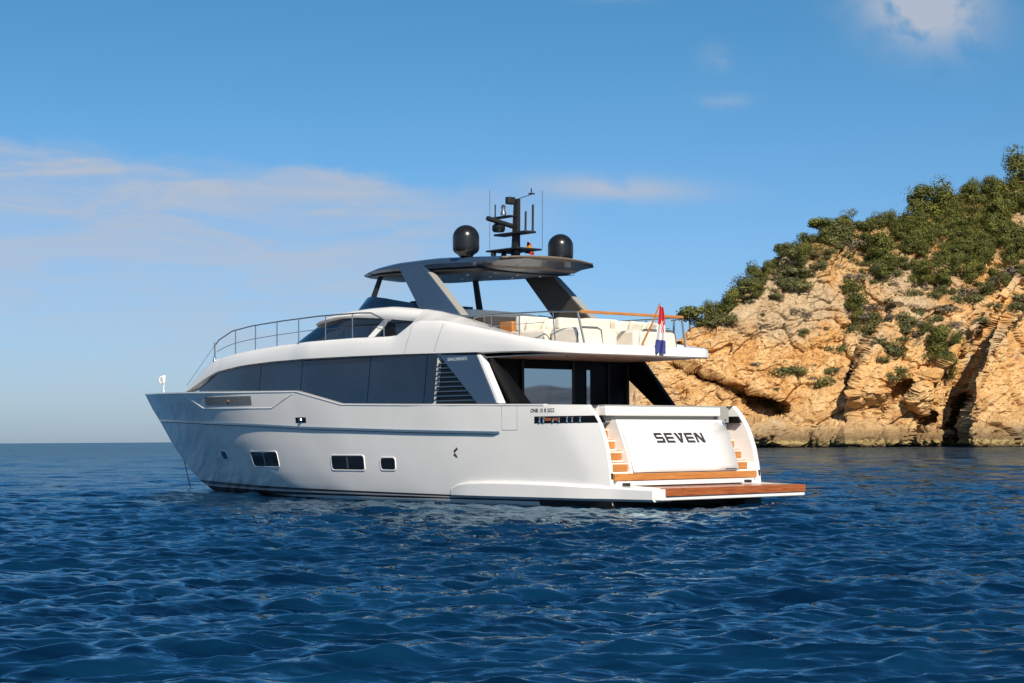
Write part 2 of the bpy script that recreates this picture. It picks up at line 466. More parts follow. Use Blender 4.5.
US = np.concatenate([np.arange(520, 640, 4.), np.arange(640, 1060, 1.15), np.arange(1060, 1260, 2.2), np.arange(1260, 1622, 6.)])
NWF, NWB = 300, 24
WS = np.concatenate([np.linspace(0, 1, NWF) ** 1.0, 1 + np.linspace(.04, 1, NWB)])
def cliff_points():
    U, Wg = np.meshgrid(US, WS)
    sk = np.interp(U, [p[0] for p in SKY], [p[1] for p in SKY])
    shore = 451.5
    w = np.minimum(Wg, 1.)
    V = shore + (sk - shore) * w
    # broad relief of the face: how far each spot of it stands behind the shore line
    slope = np.interp(U, [520, 640, 700, 800, 960, 1060, 1300], [8, 13, 22, 36, 46, 52, 58])
    dep = D0 + slope * w ** 1.25
    wob = np.array([[noise.noise((u * .02, v * .03, 1.3)) for u in U[0]] for v in np.linspace(0, 1, 12) * 150])
    wv = np.linspace(0, 1, 12)
    WOB = np.stack([np.interp(w[:, i], wv, wob[:, i]) for i in range(U.shape[1])], 1)
    uj = U + 7 * WOB
    # right-hand buttress standing forward, its left side steep
    s = uj - gully_x(V, [(1090, 255), (1035, 285), (1000, 318), (985, 345), (968, 385), (962, 446)])
    dep -= 26 * sm((s + 4) / 12.) * np.exp(-np.clip(s, 0, None) / 150.) * sm((V - 255) / 40.)
    dep += 5 * np.exp(-((s + 6) / 9.) ** 2) * sm((V - 285) / 30)
    # middle rib
    s = uj - gully_x(V, [(905, 265), (880, 330), (860, 365), (848, 395), (846, 446)])
    dep -= 11 * sm((s + 3) / 10.) * np.exp(-np.clip(s, 0, None) / 45.) * sm((V - 285) / 40.) * (1 - .7 * sm((V - 392) / 20))
    # long slanting ledges running down to the left
    for (a, b, h, wd) in (((1030, 262), (905, 400), 7., 4.), ((1000, 285), (925, 352), 4., 3.), ((935, 318), (862, 392), 4., 3.), ((1030, 290), (965, 330), 4., 3.), ((800, 255), (735, 325), 3.5, 4.)):
        s2, t = seg(uj, V, a, b)
        on = sm((t + .05) / .15) * sm((1.05 - t) / .15)
        dep -= h * sm((-s2 + wd) / (2 * wd)) * np.exp(-np.clip(-s2, 0, None) / 26.) * on
    # overhung hollows: behind the stern, and the two sea caves
    for pts, rad, h in (([(672, 366), (700, 378), (728, 388), (758, 400), (782, 409)], 9., 9.), ([(742, 398), (775, 408)], 12., 6.),
                        ([(878, 412), (890, 400), (906, 388)], 12., 8.), ([(928, 426), (934, 418)], 7., 8.), ([(800, 441), (812, 436)], 6., 8.),
                        ([(957, 446), (961, 420), (968, 395)], 6., 9.), ([(762, 322), (768, 345)], 2.2, 4.), ([(848, 400), (855, 370)], 5., 4.)):
        d = poly_dist(uj, V + 3 * WOB, pts)
        dep += h * sm((rad - d) / (rad * .55))
    # boulders and a low shelf at the water
    for (u0, v0, ru, rv, h) in ((752, 432, 36, 15, 10), (705, 436, 30, 12, 9), (872, 440, 26, 14, 8), (935, 440, 22, 11, 9), (835, 440, 20, 10, 7), (995, 436, 34, 22, 7), (900, 436, 14, 12, 7), (790, 444, 18, 7, 7)):
        q = ((U - u0) / ru) ** 2 + ((V - v0) / rv) ** 2
        dep -= h * np.sqrt(np.clip(1 - q, 0, 1))
    back = np.clip(Wg - 1, 0, 1)
    # to world
    pts = np.zeros(U.shape + (3,))
    x = U - 512.; y = -(V - 341.5); c, s_ = math.cos(ROLL), math.sin(ROLL)
    x, y = c * x + s_ * y, -s_ * x + c * y
    rx, rz = x / F_PX, y / F_PX; c, s_ = math.cos(PITCH), math.sin(PITCH)
    ry, rz = c - s_ * rz, s_ + c * rz
    k = dep / ry
    pts[..., 0] = rx * k; pts[..., 1] = dep; pts[..., 2] = CAM_H + rz * k
    pts[..., 1] += back * 150; pts[..., 0] += back * rx * 150
    pts[..., 2] *= (1 - back ** 1.6)
    pts[..., 2] -= back * 3
    return U, V, Wg, pts
def build_cliff():
    U, V, Wg, P = cliff_points()
    n, m = U.shape
    # surface normals for displacement
    du = np.gradient(P, axis=1); dw = np.gradient(P, axis=0)
    N = np.cross(du, dw); N /= np.linalg.norm(N, axis=-1, keepdims=True) + 1e-9
    N *= np.sign(-N[..., 1:2] + .3)
    N[..., 2] *= .25; N[..., 0] *= .8; N /= np.linalg.norm(N, axis=-1, keepdims=True) + 1e-9
    flat = P.reshape(-1, 3); disp = np.zeros(len(flat)); wf = Wg.reshape(-1); uf = U.reshape(-1)
    hyb, vor, tur, nz = noise.ridged_multi_fractal, noise.voronoi, noise.fractal, noise.noise
    for i in range(len(flat)):
        x, y, z = flat[i]
        if uf[i] < 636 or uf[i] > 1400 or wf[i] > 1.3:
            disp[i] = 2.2 * tur((x * .06, y * .06, z * .06), 1., 2., 3); continue
        # strata dip to the left: stretch noise along that direction
        a = x * .80 + z * .60; b_ = -x * .60 + z * .80
        p = (a * .045, y * .06, b_ * .11)
        d = 2.3 * nz((a * .03, y * .04, b_ * .06)) + 1.0 * (hyb(p, .9, 2.1, 4, 1., 2.) - 1.1)
        w_ = .8 * nz((x * .15, y * .15, z * .15))
        for sc_, h_, cr in ((.085, 3.4, .8), (.22, 1.25, .38), (.62, .55, .22)):
            q = (a * sc_ + w_ * .5, y * sc_ * 1.3, b_ * sc_ * 1.45)
            (v0, v1, _, _), cp = vor(q)[0], vor(q)[1]
            e_ = v1 - v0
            d += h_ * .8 * nz(cp[0] * 5.31) + cr * min(1., e_ / .16) - cr * .6
        d += .30 * nz((x * 1.1, y * 1.1, z * 1.1)) + .16 * nz((x * 2.7, y * 2.7, z * 2.7))
        disp[i] = d
    amp = np.where(wf < .995, 1., .5) * np.clip(.35 + (V.reshape(-1) < 446) * .65, 0, 1)
    flat = flat + N.reshape(-1, 3) * (disp * amp)[:, None]
    flat[(Wg == 0).reshape(-1), 2] = -2.5
    G = flat.reshape(n, m, 3)
    i = np.arange(n - 1)[:, None] * m; j = np.arange(m - 1)[None, :]
    q = np.stack([i + j, i + j + 1, i + m + j + 1, i + m + j], -1).reshape(-1, 4)
    me = bpy.data.meshes.new('cliff')
    me.from_pydata(flat.tolist(), [], q.tolist()); me.materials.append(M['rock'])
    o = bpy.data.objects.new('cliff', me); COL.objects.link(o)
    tag(o, kind='structure')
    return U, V, G
CU, CV, CG = build_cliff()
CVrow0 = CV
def on_cliff(u, v):
    """surface point of the cliff face that is seen near (u, v)"""
    j = int(np.argmin(np.abs(US - u)))
    i = int(np.argmin(np.abs(CV[:NWF, j] - v)))
    return CG[i, j]

# distant coast to the right, which the saloon glass mirrors
def build_far_hill():
    mb = MB(); rows = []
    az = np.linspace(R(74), R(118), 120)
    for t in np.linspace(0, 1, 26):
        row = []
        for a in az:
            prof = 88 * (.45 + .35 * math.sin((a - 1.3) * 4.) + .32 * noise.noise((a * 7, .3, 0)) + .12 * noise.noise((a * 28, 2.3, 0)))
            d = 2300 + 500 * t
            z = max(0., prof) * math.sin(math.pi * min(1, t * .5 / .5) * .5) + 9 * t * noise.noise((a * 60, t * 7, 1)) - 2 * (t == 0)
            row.append((d * math.sin(a), d * math.cos(a), z))
        rows.append(row)
    mb.grid(rows)
    o = mb.build('hills', 'hill'); tag(o, kind='structure')
build_far_hill()

# ------------------------------------------------------------------ the yacht
YAW = math.pi - R(48.6627)
Yt = empty('motor_yacht', (4.745, 49.3825, 0), YAW)
tag(Yt, 'large white motor yacht with dark windows and graphite hardtop at anchor on the sea', 'yacht')

STEM = [(-1.2, 21.0), (-.6, 22.6), (0, 24.0), (.11, 24.3), (.33, 24.86), (.73, 25.57), (1.26, 26.29), (1.71, 26.87), (2.56, 27.77), (3.07, 28.38), (3.63, 28.92)]
BS = [(0, 0), (.5, .24), (1.5, .74), (3, 1.40), (5, 2.1), (7, 2.66), (9, 3.0), (11, 3.2), (15, 3.35), (21, 3.36), (23, 3.30), (25, 3.20), (27, 3.08), (29, 2.93)]
BW = [(0, 0), (2, .62), (4, 1.25), (7, 2.1), (10, 2.66), (13, 2.95), (17, 3.08), (20, 3.1), (24, 2.97), (30, 2.9)]
SHEER = [(0, 2.64), (2.5, 2.70), (5.7, 2.76), (8.4, 2.81), (11.3, 2.88), (13.72, 3.33), (15.3, 3.36), (17.8, 3.40), (21.8, 3.49), (24.5, 3.54), (28.92, 3.63)]
KNUCK = [(0, 1.85), (4.07, 1.94), (8.4, 2.03), (13.5, 2.17), (16.5, 2.29), (20.9, 2.42), (24.6, 2.52), (28, 2.58)]
EDGE = [(-1.2, -.02), (0, -.04), (.56, -.02), (1.0, .03), (1.47, .12), (1.85, .25), (2.1, .37), (2.3, .50), (2.45, .62), (2.56, .73), (2.64, .84)]     # raked trailing edge of the quarters
def smooth_tab(tab, n=200):
    xs = np.linspace(tab[0][0], tab[-1][0], n); ys = np.interp(xs, [p[0] for p in tab], [p[1] for p in tab])
    k = max(3, n // 14); ker = np.hanning(k + 2)[1:-1]; ker /= ker.sum()
    pad = np.concatenate([2 * ys[0] - ys[1:k // 2 + 1][::-1], ys, 2 * ys[-1] - ys[-k // 2 - 1:-1][::-1]])
    s = np.convolve(pad, ker, 'same')[k // 2:k // 2 + n]
    s[0] = ys[0]
    return list(zip(xs, s))
BSs, BWs = smooth_tab(BS), smooth_tab(BW)
def hb(x, z):
    """half breadth of the hull"""
    zs = IP(x, SHEER)
    d = max(0., IP(z, STEM) - x)
    s = min(1., max(0., z / zs)); g = s ** (1.15 - .55 * min(1, max(0, (22 - x) / 14.)))
    y = (1 - g) * IP(d, BWs) + g * IP(d, BSs)
    if z < 0: y *= max(.05, 1 + z * .22)
    return y
def hull_y(x, z):
    y = hb(x, z)
    xe = IP(z, EDGE); rad = .45 + .38 * z
    q = min(1., max(0., (xe + rad - x) / rad))
    return y - (.07 + .03 * z) * q ** 1.25

XS = sorted(set([11.3, 13.72, 12.1, 12.9] + list(np.linspace(2.2, 20, 60))))
FB = [-.45, -.2, 0] + list(np.linspace(.04, 1, 25))
FA = list(np.linspace(0, 1, 12))
def hull_rows():
    """stations from the trailing edge to the stem; each a list of (x,y,z) from keel side to sheer"""
    rows = []
    params = [('a', t) for t in (0, .04, .1, .18, .28, .4, .52, .65, .8, .92)] + [('m', x) for x in XS] + [('f', t) for t in np.linspace(.03, 1, 46)]
    for kind, t in params:
        row = []
        for part, f in [('b', f) for f in FB] + [('t', f) for f in FA[1:]]:
            x = t if kind == 'm' else (1. if kind == 'a' else 24.)
            z = 1.
            for _ in range(6):
                zk, zs = IP(x, KNUCK), IP(x, SHEER)
                z = f * zk if part == 'b' else zk + (zs - zk) * f
                if kind == 'a': xe = IP(z, EDGE); x = xe + (2.2 - xe) * t
                elif kind == 'f': xs = IP(z, STEM); x = 20 + (xs - 20) * t
            y = hull_y(x, z)
            if kind == 'f' and t == 1: y = 0.
            row.append((x, y, z))
        rows.append(row)
    return rows
HR = hull_rows()
mb = MB()
for sgn in (1, -1):
    mb.grid([[(x, sgn * y, z) for x, y, z in r] for r in HR])
    # bulwark: cap and inner face down to deck level
    top = [r[-1] for r in HR if r[-1][0] < 27.9]
    IN = [(0, .42), (2.2, .42), (2.6, .14), (30, .14)]
    inn = [[(x, sgn * y, z) for x, y, z in top], [(x, sgn * max(0, y - IP(x, IN)), z) for x, y, z in top],
           [(x, sgn * max(0, y - IP(x, IN) - .02), min(z - .25, 1.95) if x < 6 else z - .25) for x, y, z in top]]
    mb.grid(inn)
    # the quarter's after face: rounded edge returned inboard, then forward along the stair
    e = [(x, y, z) for x, y, z in HR[0]]
    ret = [[(x, sgn * y, z) for x, y, z in e], [(x - .015, sgn * (y - .04), z) for x, y, z in e], [(x - .015, sgn * (y - .10), z) for x, y, z in e],
           [(x + .03, sgn * (y - .14), z) for x, y, z in e], [(2.3, sgn * 2.66, z) for x, y, z in e]]
    mb.grid(ret)
hull = mb.build('hull', 'gelcoat', Yt, smooth=38)
# underwater and waterline paint, following the same lines, a hair outside
def hull_band(z0, z1, off, x0=.1, x1=None, n=90, sides=(1, -1)):
    m_ = MB()
    for sgn in sides:
        rows = []
        for t in np.linspace(0, 1, n):
            col = []
            for s in (0, .5, 1):
                z0_, z1_ = (z0(t), z1(t)) if callable(z0) else (z0, z1)
                z = z0_ + (z1_ - z0_) * s
                xe = IP(z, EDGE) if x0 is None else x0
                xs = (IP(z, STEM) + off) if x1 is None else x1
                x = xe + (xs - xe) * t
                y = hull_y(min(x, IP(z, STEM) - .001), z) + off
                if x1 is None and t == 1: y = 0
                col.append((x, sgn * y, z))
            rows.append(col)
        m_.grid(rows)
    return m_
hull_band(-.35, .12, .012).build('antifouling', 'antifoul', Yt, smooth=40)
for sgn in (1, -1): hull_band(-.35, .135, .02, x0=-.05, x1=2.6, n=70, sides=(sgn,)).build('antifouling', 'antifoul', Yt, smooth=40)
hull_band(lambda t: .125 + .06 * t, lambda t: .150 + .075 * t, .012, x0=6.3).build('boot_line', 'stripe_pale', Yt, smooth=40)
hull_band(lambda t: .155 + .07 * t, lambda t: .20 + .12 * t, .012, x0=6.3).build('boot_stripe', 'stripe', Yt, smooth=40)
for sgn in (1, -1): MB().box(-.075, .32, *sorted((sgn * 2.2, sgn * 2.90)), -.5, .15).build('transom_base', 'antifoul', Yt)
# transom bulkhead under the stairs and garage
MB().box(.35, .6, -2.75, 2.75, -.5, .62).build('transom_base', 'antifoul', Yt)
# rubbing strake along the knuckle
mb = MB()
for sgn in (1, -1):
    rows = []
    for x in np.concatenate([[4.05], np.linspace(4.2, 27.6, 80)]):
        z = IP(x, KNUCK)
        y = hb(x, z); k = 1 if x > 4.1 else .2
        rows.append([(x, sgn * (y - .02), z + .05), (x, sgn * (y + .05 * k), z + .035), (x, sgn * (y + .055 * k), z - .025), (x, sgn * (y - .02), z - .06)])
    mb.loft(rows)
mb.build('rubbing_strake', 'strake', Yt, smooth=30)
# cap rail along the topsides edge
mb = MB()
for sgn in (1, -1):
    mb.loft([[(x, sgn * (hull_y(x, z) + dy), z + dz) for dy, dz in ((.015, -.03), (.015, .012), (-.13, .012), (-.13, -.03))]
             for x, z in [(x_, IP(x_, SHEER)) for x_ in [2.3, 4, 6, 8, 10, 11.3, 12.1, 12.9, 13.72] + list(np.linspace(15, 28.3, 30))]])
mb.build('cap_rail', 'gelcoat', Yt, smooth=30)

# side ledge (spray skirt) running aft into the bathing platform
mb = MB()
LED = [(6.25, .40, .0), (5.9, .52, .06), (5.4, .575, .11), (4.5, .60, .13), (3.2, .60, .13), (1.8, .575, .13), (.6, .54, .13), (0, .525, .13), (-.5, .505, .09), (-1.0, .492, .05), (-1.47, .484, .015)]
for sgn in (1, -1):
    rows = []
    for x, zt, o_ in LED:
        yb = hull_y(max(x, .3), .5) if x > .3 else 2.86 + .02
        yo = max(yb, 2.84) + o_
        yi = 2.2
        rows.append([(x, sgn * yi, .14), (x, sgn * (yo - .06), .14), (x, sgn * yo, .20), (x, sgn * yo, zt - .06), (x, sgn * (yo - .05), zt), (x, sgn * yi, zt + .002)])
    mb.loft(rows)
ledge = mb.build('spray_ledge', 'gelcoat', Yt, smooth=35)

# bathing platform
pf = MB()
pf.slab([(-.02, 2.84), (-1.45, 2.84), (-1.66, 2.70), (-1.68, -2.86), (-1.5, -2.97), (-.02, -2.90)][::-1], .17, .462)
plat = pf.build('swim_platform', 'gelcoat', Yt, bevel=.03)
MB().slab([(-.03, 2.62), (-1.45, 2.62), (-1.60, 2.56), (-1.60, -2.76), (-.03, -2.70)][::-1], .464, .488).build('teak_deck', 'teak', plat)
MB().box(-1.715, -1.662, -2.85, 2.62, .285, .484).build('teak_edge', 'teak', plat, bevel=.008)

# garage block with the transom door
DOORP = [(.03, .86), (.11, 1.15), (.24, 1.5), (.42, 1.9), (.60, 2.2)]
blk = MB(); blk.prism([(.10, .5), (.10, .84), (.18, 1.15), (.31, 1.5), (.49, 1.9), (.66, 2.27), (2.2, 2.27), (2.2, .5)], -2.08, 2.08)
blk.build('transom', 'gelcoat', Yt, smooth=30)
def door_x(z): return IP(z, [(p[1], p[0]) for p in DOORP])
rows = []
for z in list(np.linspace(.87, 2.1, 10)) + [2.235]:
    w_ = 2.06 if z < 2.11 else 1.74
    x = door_x(min(z, 2.2)) if z < 2.2 else .62
    rows.append([(x, y, z) for y in np.linspace(w_ - .04, -w_ - .05, 5)])
door = MB().grid(rows).build('transom_door', 'gelcoat', Yt, smooth=12, solid=.04)
# name lettering: stroke outlines laid on the door
def letters(txt, height, width, gap, slant, th):
    """bold strokes as quads in a (right, up) plane"""
    quads = []; x0 = 0
    W_, H_ = width, height; t = th
    for ch in txt:
        def q(a, b_, c, d): quads.append([(x0 + p[0], p[1]) for p in (a, b_, c, d)])
        if ch == 'S':
            q((.12 * W_, H_ - t), (W_, H_ - t), (W_ - .06, H_), (.06 * W_, H_)); q((0, H_ * .52), (t * 1.3, H_ * .52), (t * 1.3, H_ - t * .4), (0, H_ - t * .4))
            q((.04 * W_, H_ * .5 - t / 2), (W_ * .94, H_ * .5 - t / 2), (W_ * .94, H_ * .5 + t / 2), (.04 * W_, H_ * .5 + t / 2))
            q((W_ - t * 1.3, t * .4), (W_, t * .4), (W_, H_ * .48), (W_ - t * 1.3, H_ * .48)); q((0, 0), (W_ * .94, 0), (W_ * .88, t), (0, t))
        elif ch == 'E':
            for k in (0, H_ / 2 - t / 2, H_ - t): q((t * 1.25, k), (W_, k), (W_ - .03, k + t), (t * 1.25, k + t))
            q((0, 0), (t * 1.25, 0), (t * 1.25, H_), (0, H_))
        elif ch == 'V':
            q((0, H_), (t * 1.7, H_), (W_ / 2 + t * .8, 0), (W_ / 2 - t * .8, 0)); q((W_, H_), (W_ - t * 1.6, H_), (W_ / 2 - t * .2, 0), (W_ / 2 + t * .9, 0))
            q((W_ * .55, H_ - t), (W_ - .02, H_ - t), (W_, H_), (W_ * .50, H_))
        elif ch == 'N':
            q((0, 0), (t * 1.3, 0), (t * 1.3, H_), (0, H_)); q((W_ - t * 1.3, 0), (W_, 0), (W_, H_), (W_ - t * 1.3, H_)); q((0, H_), (t * 1.9, H_), (W_, 0), (W_ - t * 1.9, 0))
        x0 += W_ + gap
    return [[(x + slant * y, y) for x, y in q_] for q_ in quads], x0 - gap
qs, tw = letters('SEVEN', .27, .335, .06, -.22, .060)
mb = MB()
zc = 1.645
for k, q_ in enumerate(qs):
    vs = []
    for off in (.012 + .0006 * (k % 5), -.01):
        for a, b_ in q_:
            z = zc + b_; vs.append((door_x(z) - off, .86 - a, z))
    mb.add(vs, [(0, 1, 2, 3), (4, 7, 6, 5), (0, 4, 5, 1), (1, 5, 6, 2), (2, 6, 7, 3), (3, 7, 4, 0)])
mb.build('name_lettering', 'dark_letters', door)
MB().box(.018, .03, -1.99, -1.55, .905, .925).build('builder_plate', 'dark_letters', door)

# stern bulwark above the garage
MB().box(.66, 1.05, -2.06, 2.44, 2.37, 2.62).build('aft_bulwark', 'gelcoat', Yt, bevel=.025)
MB().box(.86, 1.10, -2.0, 2.40, 2.20, 2.37).build('bulwark_support', 'grey_panel', Yt)
MB().box(.74, 1.02, -2.0, 2.38, 2.622, 2.665).build('sunbed_cushion', 'grey_panel', Yt, bevel=.015)
MB().prism([(.95, 2.38), (.95, 2.66), (1.0, 2.66), (1.0, 2.38)], 2.46, 2.74).build('stair_gate', 'grey_panel', Yt)
MB().prism([(.80, 2.20), (.80, 2.60), (1.1, 2.60), (1.1, 2.20)], -2.55, -2.07).build('stair_gate', 'grey_panel', Yt)

# stern stairs
for sgn in (1, -1):
    st = MB(); XR = (.20, .42, .68, .94)
    st.box(.18, 2.2, *sorted((sgn * 2.085, sgn * 2.66)), .5, .84)
    for k in range(4):
        st.box(XR[k] + .02, 2.2, *sorted((sgn * 2.085, sgn * 2.655)), .842 + .30 * k, .83 + .30 * (k + 1))
    stair = st.build('stair', 'gelcoat_warm', Yt)
    for k in range(4):
        z0 = .85 + .30 * k
        MB().box(XR[k] + .002, XR[k] + .018, *sorted((sgn * 2.10, sgn * 2.64)), z0 + .05, z0 + .235).build('riser', 'teak_gold', stair)
        MB().box(XR[k] + .012, XR[k] + .22, *sorted((sgn * 2.10, sgn * 2.64)), z0 + .285, z0 + .297).build('tread', 'teak_gold', stair)
    MB().prism([(.47, 2.19), (.60, 2.37), (1.5, 2.37), (1.5, 2.19)], sgn * 2.75, sgn * 2.63).build('mooring_recess', 'black_gloss', Yt)
    # polished bollard and fairlead at the head of each stair
    bl = MB(); yb = sgn * 2.40
    bl.lathe((.85, yb, 2.05), [(.055, 0), (.05, .12), (.04, .18), (.075, .20), (.075, .24), (.02, .27)], 16)
    bl.lathe((.98, yb + .12 * sgn, 2.05), [(.05, 0), (.045, .14), (.07, .2), (.07, .25), (.02, .28)], 16)
    bl.tube([(.82, yb - .12, 1.80), (.86, yb - .12, 2.18), (.98, yb - .05, 2.22), (1.1, yb, 2.2)], .022)
    bl.build('bollard', 'steel', Yt, smooth=40)

# teak beam over the platform, on two black feet
beam = MB().box(-.03, .06, -2.78, 2.80, .66, .842).build('passerelle_beam', 'teak_gold', Yt, bevel=.01)
MB().box(.0, .30, -2.70, 2.70, .52, .652).build('beam_backing', 'gelcoat', Yt, bevel=.01)
for y in (2.42, -2.36):
    MB().box(-.12, -.01, y - .10, y + .10, .49, .60).build('beam_foot', 'black', Yt, bevel=.01)
for sgn in (1, -1):
    MB().box(-.02, .03, *sorted((sgn * 2.86, sgn * 2.93)), .62, .86).build('quarter_light', 'black', Yt, bevel=.008)

# mooring slots in the bulwark with polished fittings
for sgn in (1, -1):
    rows = []
    for t in np.linspace(0, 1, 12):
        xl, xh = 2.66 + (.425 - 2.66) * t, 2.66 + (.575 - 2.66) * t
        rows.append([(x, sgn * (hull_y(x, z) + o_), z) for x, z, o_ in ((xl, 2.185, -.02), (xl, 2.185, .006), (xl * .5 + xh * .5, 2.28, .006), (xh, 2.375, .006), (xh, 2.375, -.02))])
    slot = MB().grid(rows).build('mooring_slot', 'black_gloss', Yt, smooth=30)
    for x, h in ((2.45, .15), (2.30, .15), (1.95, .12), (1.72, .13), (1.45, .15), (1.28, .14), (1.02, .14)):
        yy = sgn * (hull_y(x, 2.25) + .012)
        MB().lathe((x, yy, 2.205), [(.03, 0), (.022, h * .6), (.045, h * .8), (.03, h)], 10).build('fairlead', 'steel', slot, smooth=40)
    for x in (2.15, 1.82):
        yy = sgn * (hull_y(x, 2.25) + .010)
        MB().box(x - .12, x + .10, *sorted((yy, yy + sgn * .02)), 2.25, 2.33).build('winch', 'teak', slot)

# registration on the port bulwark
def text_mesh(name, body, size, place, mat, parent, stretch=1.):
    cu = bpy.data.curves.new(name, 'FONT'); cu.body = body; cu.size = size; cu.align_x = 'LEFT'
    cu.offset = size * .02
    ob = bpy.data.objects.new(name + '_curve', cu); COL.objects.link(ob)
    bpy.context.view_layer.update()
    me = bpy.data.meshes.new_from_object(ob.evaluated_get(bpy.context.evaluated_depsgraph_get()))
    COL.objects.unlink(ob); bpy.data.objects.remove(ob)
    for v in me.vertices: v.co = place(v.co.x * stretch, v.co.y)
    me.materials.clear(); me.materials.append(M[mat])
    o = bpy.data.objects.new(name, me); COL.objects.link(o); o.parent = parent
    return o
for word, xo in (('ONB', 2.80), ('15', 2.46), ('B', 2.28), ('2022', 2.17)):
    text_mesh('registration', word, .138, lambda a, b_: (xo - a, hull_y(xo - a, 2.5 + b_) + .008, 2.49 + b_), 'dark_letters', hull, .95)

# hull ports: frame + dark glass
def hull_port(x0, x1, z0, z1, panes=1):
    for sgn in (1, -1):
        f = MB(); g = []
        t = .07
        def P3(x, z, o): return (x, sgn * (hull_y(x, z) + o), z)
        xs = [x0, x0 + t, x1 - t, x1]; zs = [z0, z0 + t, z1 - t, z1]
        def ring(o, a): # rounded rectangle outline
            pts = []
            ca, cb = (x0 + x1) / 2, (z0 + z1) / 2; hx, hz = (x1 - x0) / 2 - a, (z1 - z0) / 2 - a; r = .10
            for cx, cz, s0 in ((1, 1, 0), (-1, 1, 90), (-1, -1, 180), (1, -1, 270)):
                for k in range(5):
                    q = R(s0 + k * 22.5); pts.append(P3(ca + cx * (hx - r) + r * math.cos(q), cb + cz * (hz - r) + r * math.sin(q), o))
            return pts
        f.grid([ring(-.02, -.01), ring(.020, .012), ring(.020, .034), ring(.004, .05)], True)
        fr = f.build('porthole', 'gelcoat', Yt, smooth=40)
        cx_, cz_ = (x0 + x1) / 2, (z0 + z1) / 2
        gl = [[P3(cx_ + (u_ - cx_) * k, cz_ + (w_ - cz_) * k, .014) for u_, _, w_ in ring(0, .045)] for k in (1, .75, .5, .25, .01)]
        MB().grid(gl, True).build('glass', 'porthole_glass', fr, smooth=60)
        if panes == 2:
            xm = (x0 + x1) / 2
            MB().add([P3(xm - .05, z0 + .08, .02), P3(xm + .05, z0 + .08, .02), P3(xm + .03, z1 - .08, .02), P3(xm - .07, z1 - .08, .02)], [(0, 1, 2, 3)]).build('mullion', 'steel_dark', fr)
hull_port(15.36, 17.36, .89, 1.44, 2)
hull_port(10.30, 12.14, .83, 1.33, 2)
hull_port(8.73, 9.52, .85, 1.27)
hull_port(19.45, 20.1, 1.10, 1.45)
for sgn in (1, -1):
    pts = [(13.32, 2.33), (13.92, 2.33), (13.92, 2.50), (13.32, 2.50)]
    y = [sgn * (hull_y(a, b_) + .012) for a, b_ in pts]
    s_ = MB().prism(pts, y, [v - sgn * .05 for v in y]).build('bow_fairlead', 'black_gloss', Yt, bevel=.01)
    MB().lathe((13.6, sgn * (hull_y(13.6, 2.4) + .02), 2.35), [(.03, 0), (.07, .05), (.05, .12), (.02, .13)], 12).build('roller', 'steel', s_, smooth=40)
    # recessed panel at the bow with the grey anchor grille
    pts = [(16.50, 2.955), (19.85, 2.99), (19.85, 3.27), (16.50, 3.24)]
    n_ = 8; rows = []
    for t in np.linspace(0, 1, n_):
        a = tuple(np.array(pts[0]) * (1 - t) + np.array(pts[1]) * t); c_ = tuple(np.array(pts[3]) * (1 - t) + np.array(pts[2]) * t)
        rows.append([(a[0], sgn * (hull_y(*a) + .012), a[1]), (c_[0], sgn * (hull_y(*c_) + .012), c_[1])])
    gr = MB().grid(rows).build('bow_grille', 'grille', Yt, smooth=40)
    MB().box(18.0, 18.08, *sorted((sgn * (hull_y(18, 3.1) + .01), sgn * (hull_y(18, 3.1) + .03))), 3.09, 3.14).build('grille_light', 'teak_gold', gr)
    # fine raised line of the bow panel
    ln = MB(); pth = [(21.75, 3.42), (20.2, 2.90), (15.3, 2.82), (13.95, 3.26)]
    pp = []
    for a, c_ in zip(pth[:-1], pth[1:]):
        for t in np.linspace(0, 1, 14): x = a[0] + (c_[0] - a[0]) * t; z = a[1] + (c_[1] - a[1]) * t; pp.append((x, sgn * (hull_y(x, z) + .004), z))
    ln.tube(pp, .014, 6); ln.build('panel_seam', 'gelcoat', hull, smooth=60)
# boarding gate seams and small emblem on the port side
for sgn in (1, -1):
    sg = MB()
    for x in (3.93, 3.32): sg.tube([(x, sgn * (hull_y(x, z) + .001), z) for z in np.linspace(2.02, 2.72, 6)], .008, 6)
    sg.tube([(x, sgn * (hull_y(x, 2.02) + .001), 2.02) for x in (3.32, 3.6, 3.93)], .008, 6)
    sg.build('gate_seam', 'grey_panel', hull, smooth=60)
    em = MB(); cx_, cz_ = 5.90, 1.41
    em.tube([(cx_ + a, sgn * (hull_y(cx_, cz_ + b_) - .015), cz_ + b_) for a, b_ in ((.02, .17), (-.06, .10), (.05, .04), (.07, -.05), (-.02, -.12), (-.05, -.17))], [.02, .05, .045, .045, .035, .015], 8)
    em.build('emblem', 'dark_letters', hull, smooth=60)

# decks inside the hull
deck = MB()
for z, xa, xb, ins in ((1.93, 1.0, 5.9, .15), (2.60, 5.9, 13.0, .15), (3.15, 13.0, 27.5, .16)):
    xs = np.linspace(xa, xb, 20)
    ins_ = lambda x: max(.02, min(hb(x, z), hb(x, z - .08)) - ins - .12)
    deck.slab([(x, ins_(x)) for x in xs] + [(x, -ins_(x)) for x in xs[::-1]], z - .08, z)
deck.build('main_deck', 'teak', Yt)

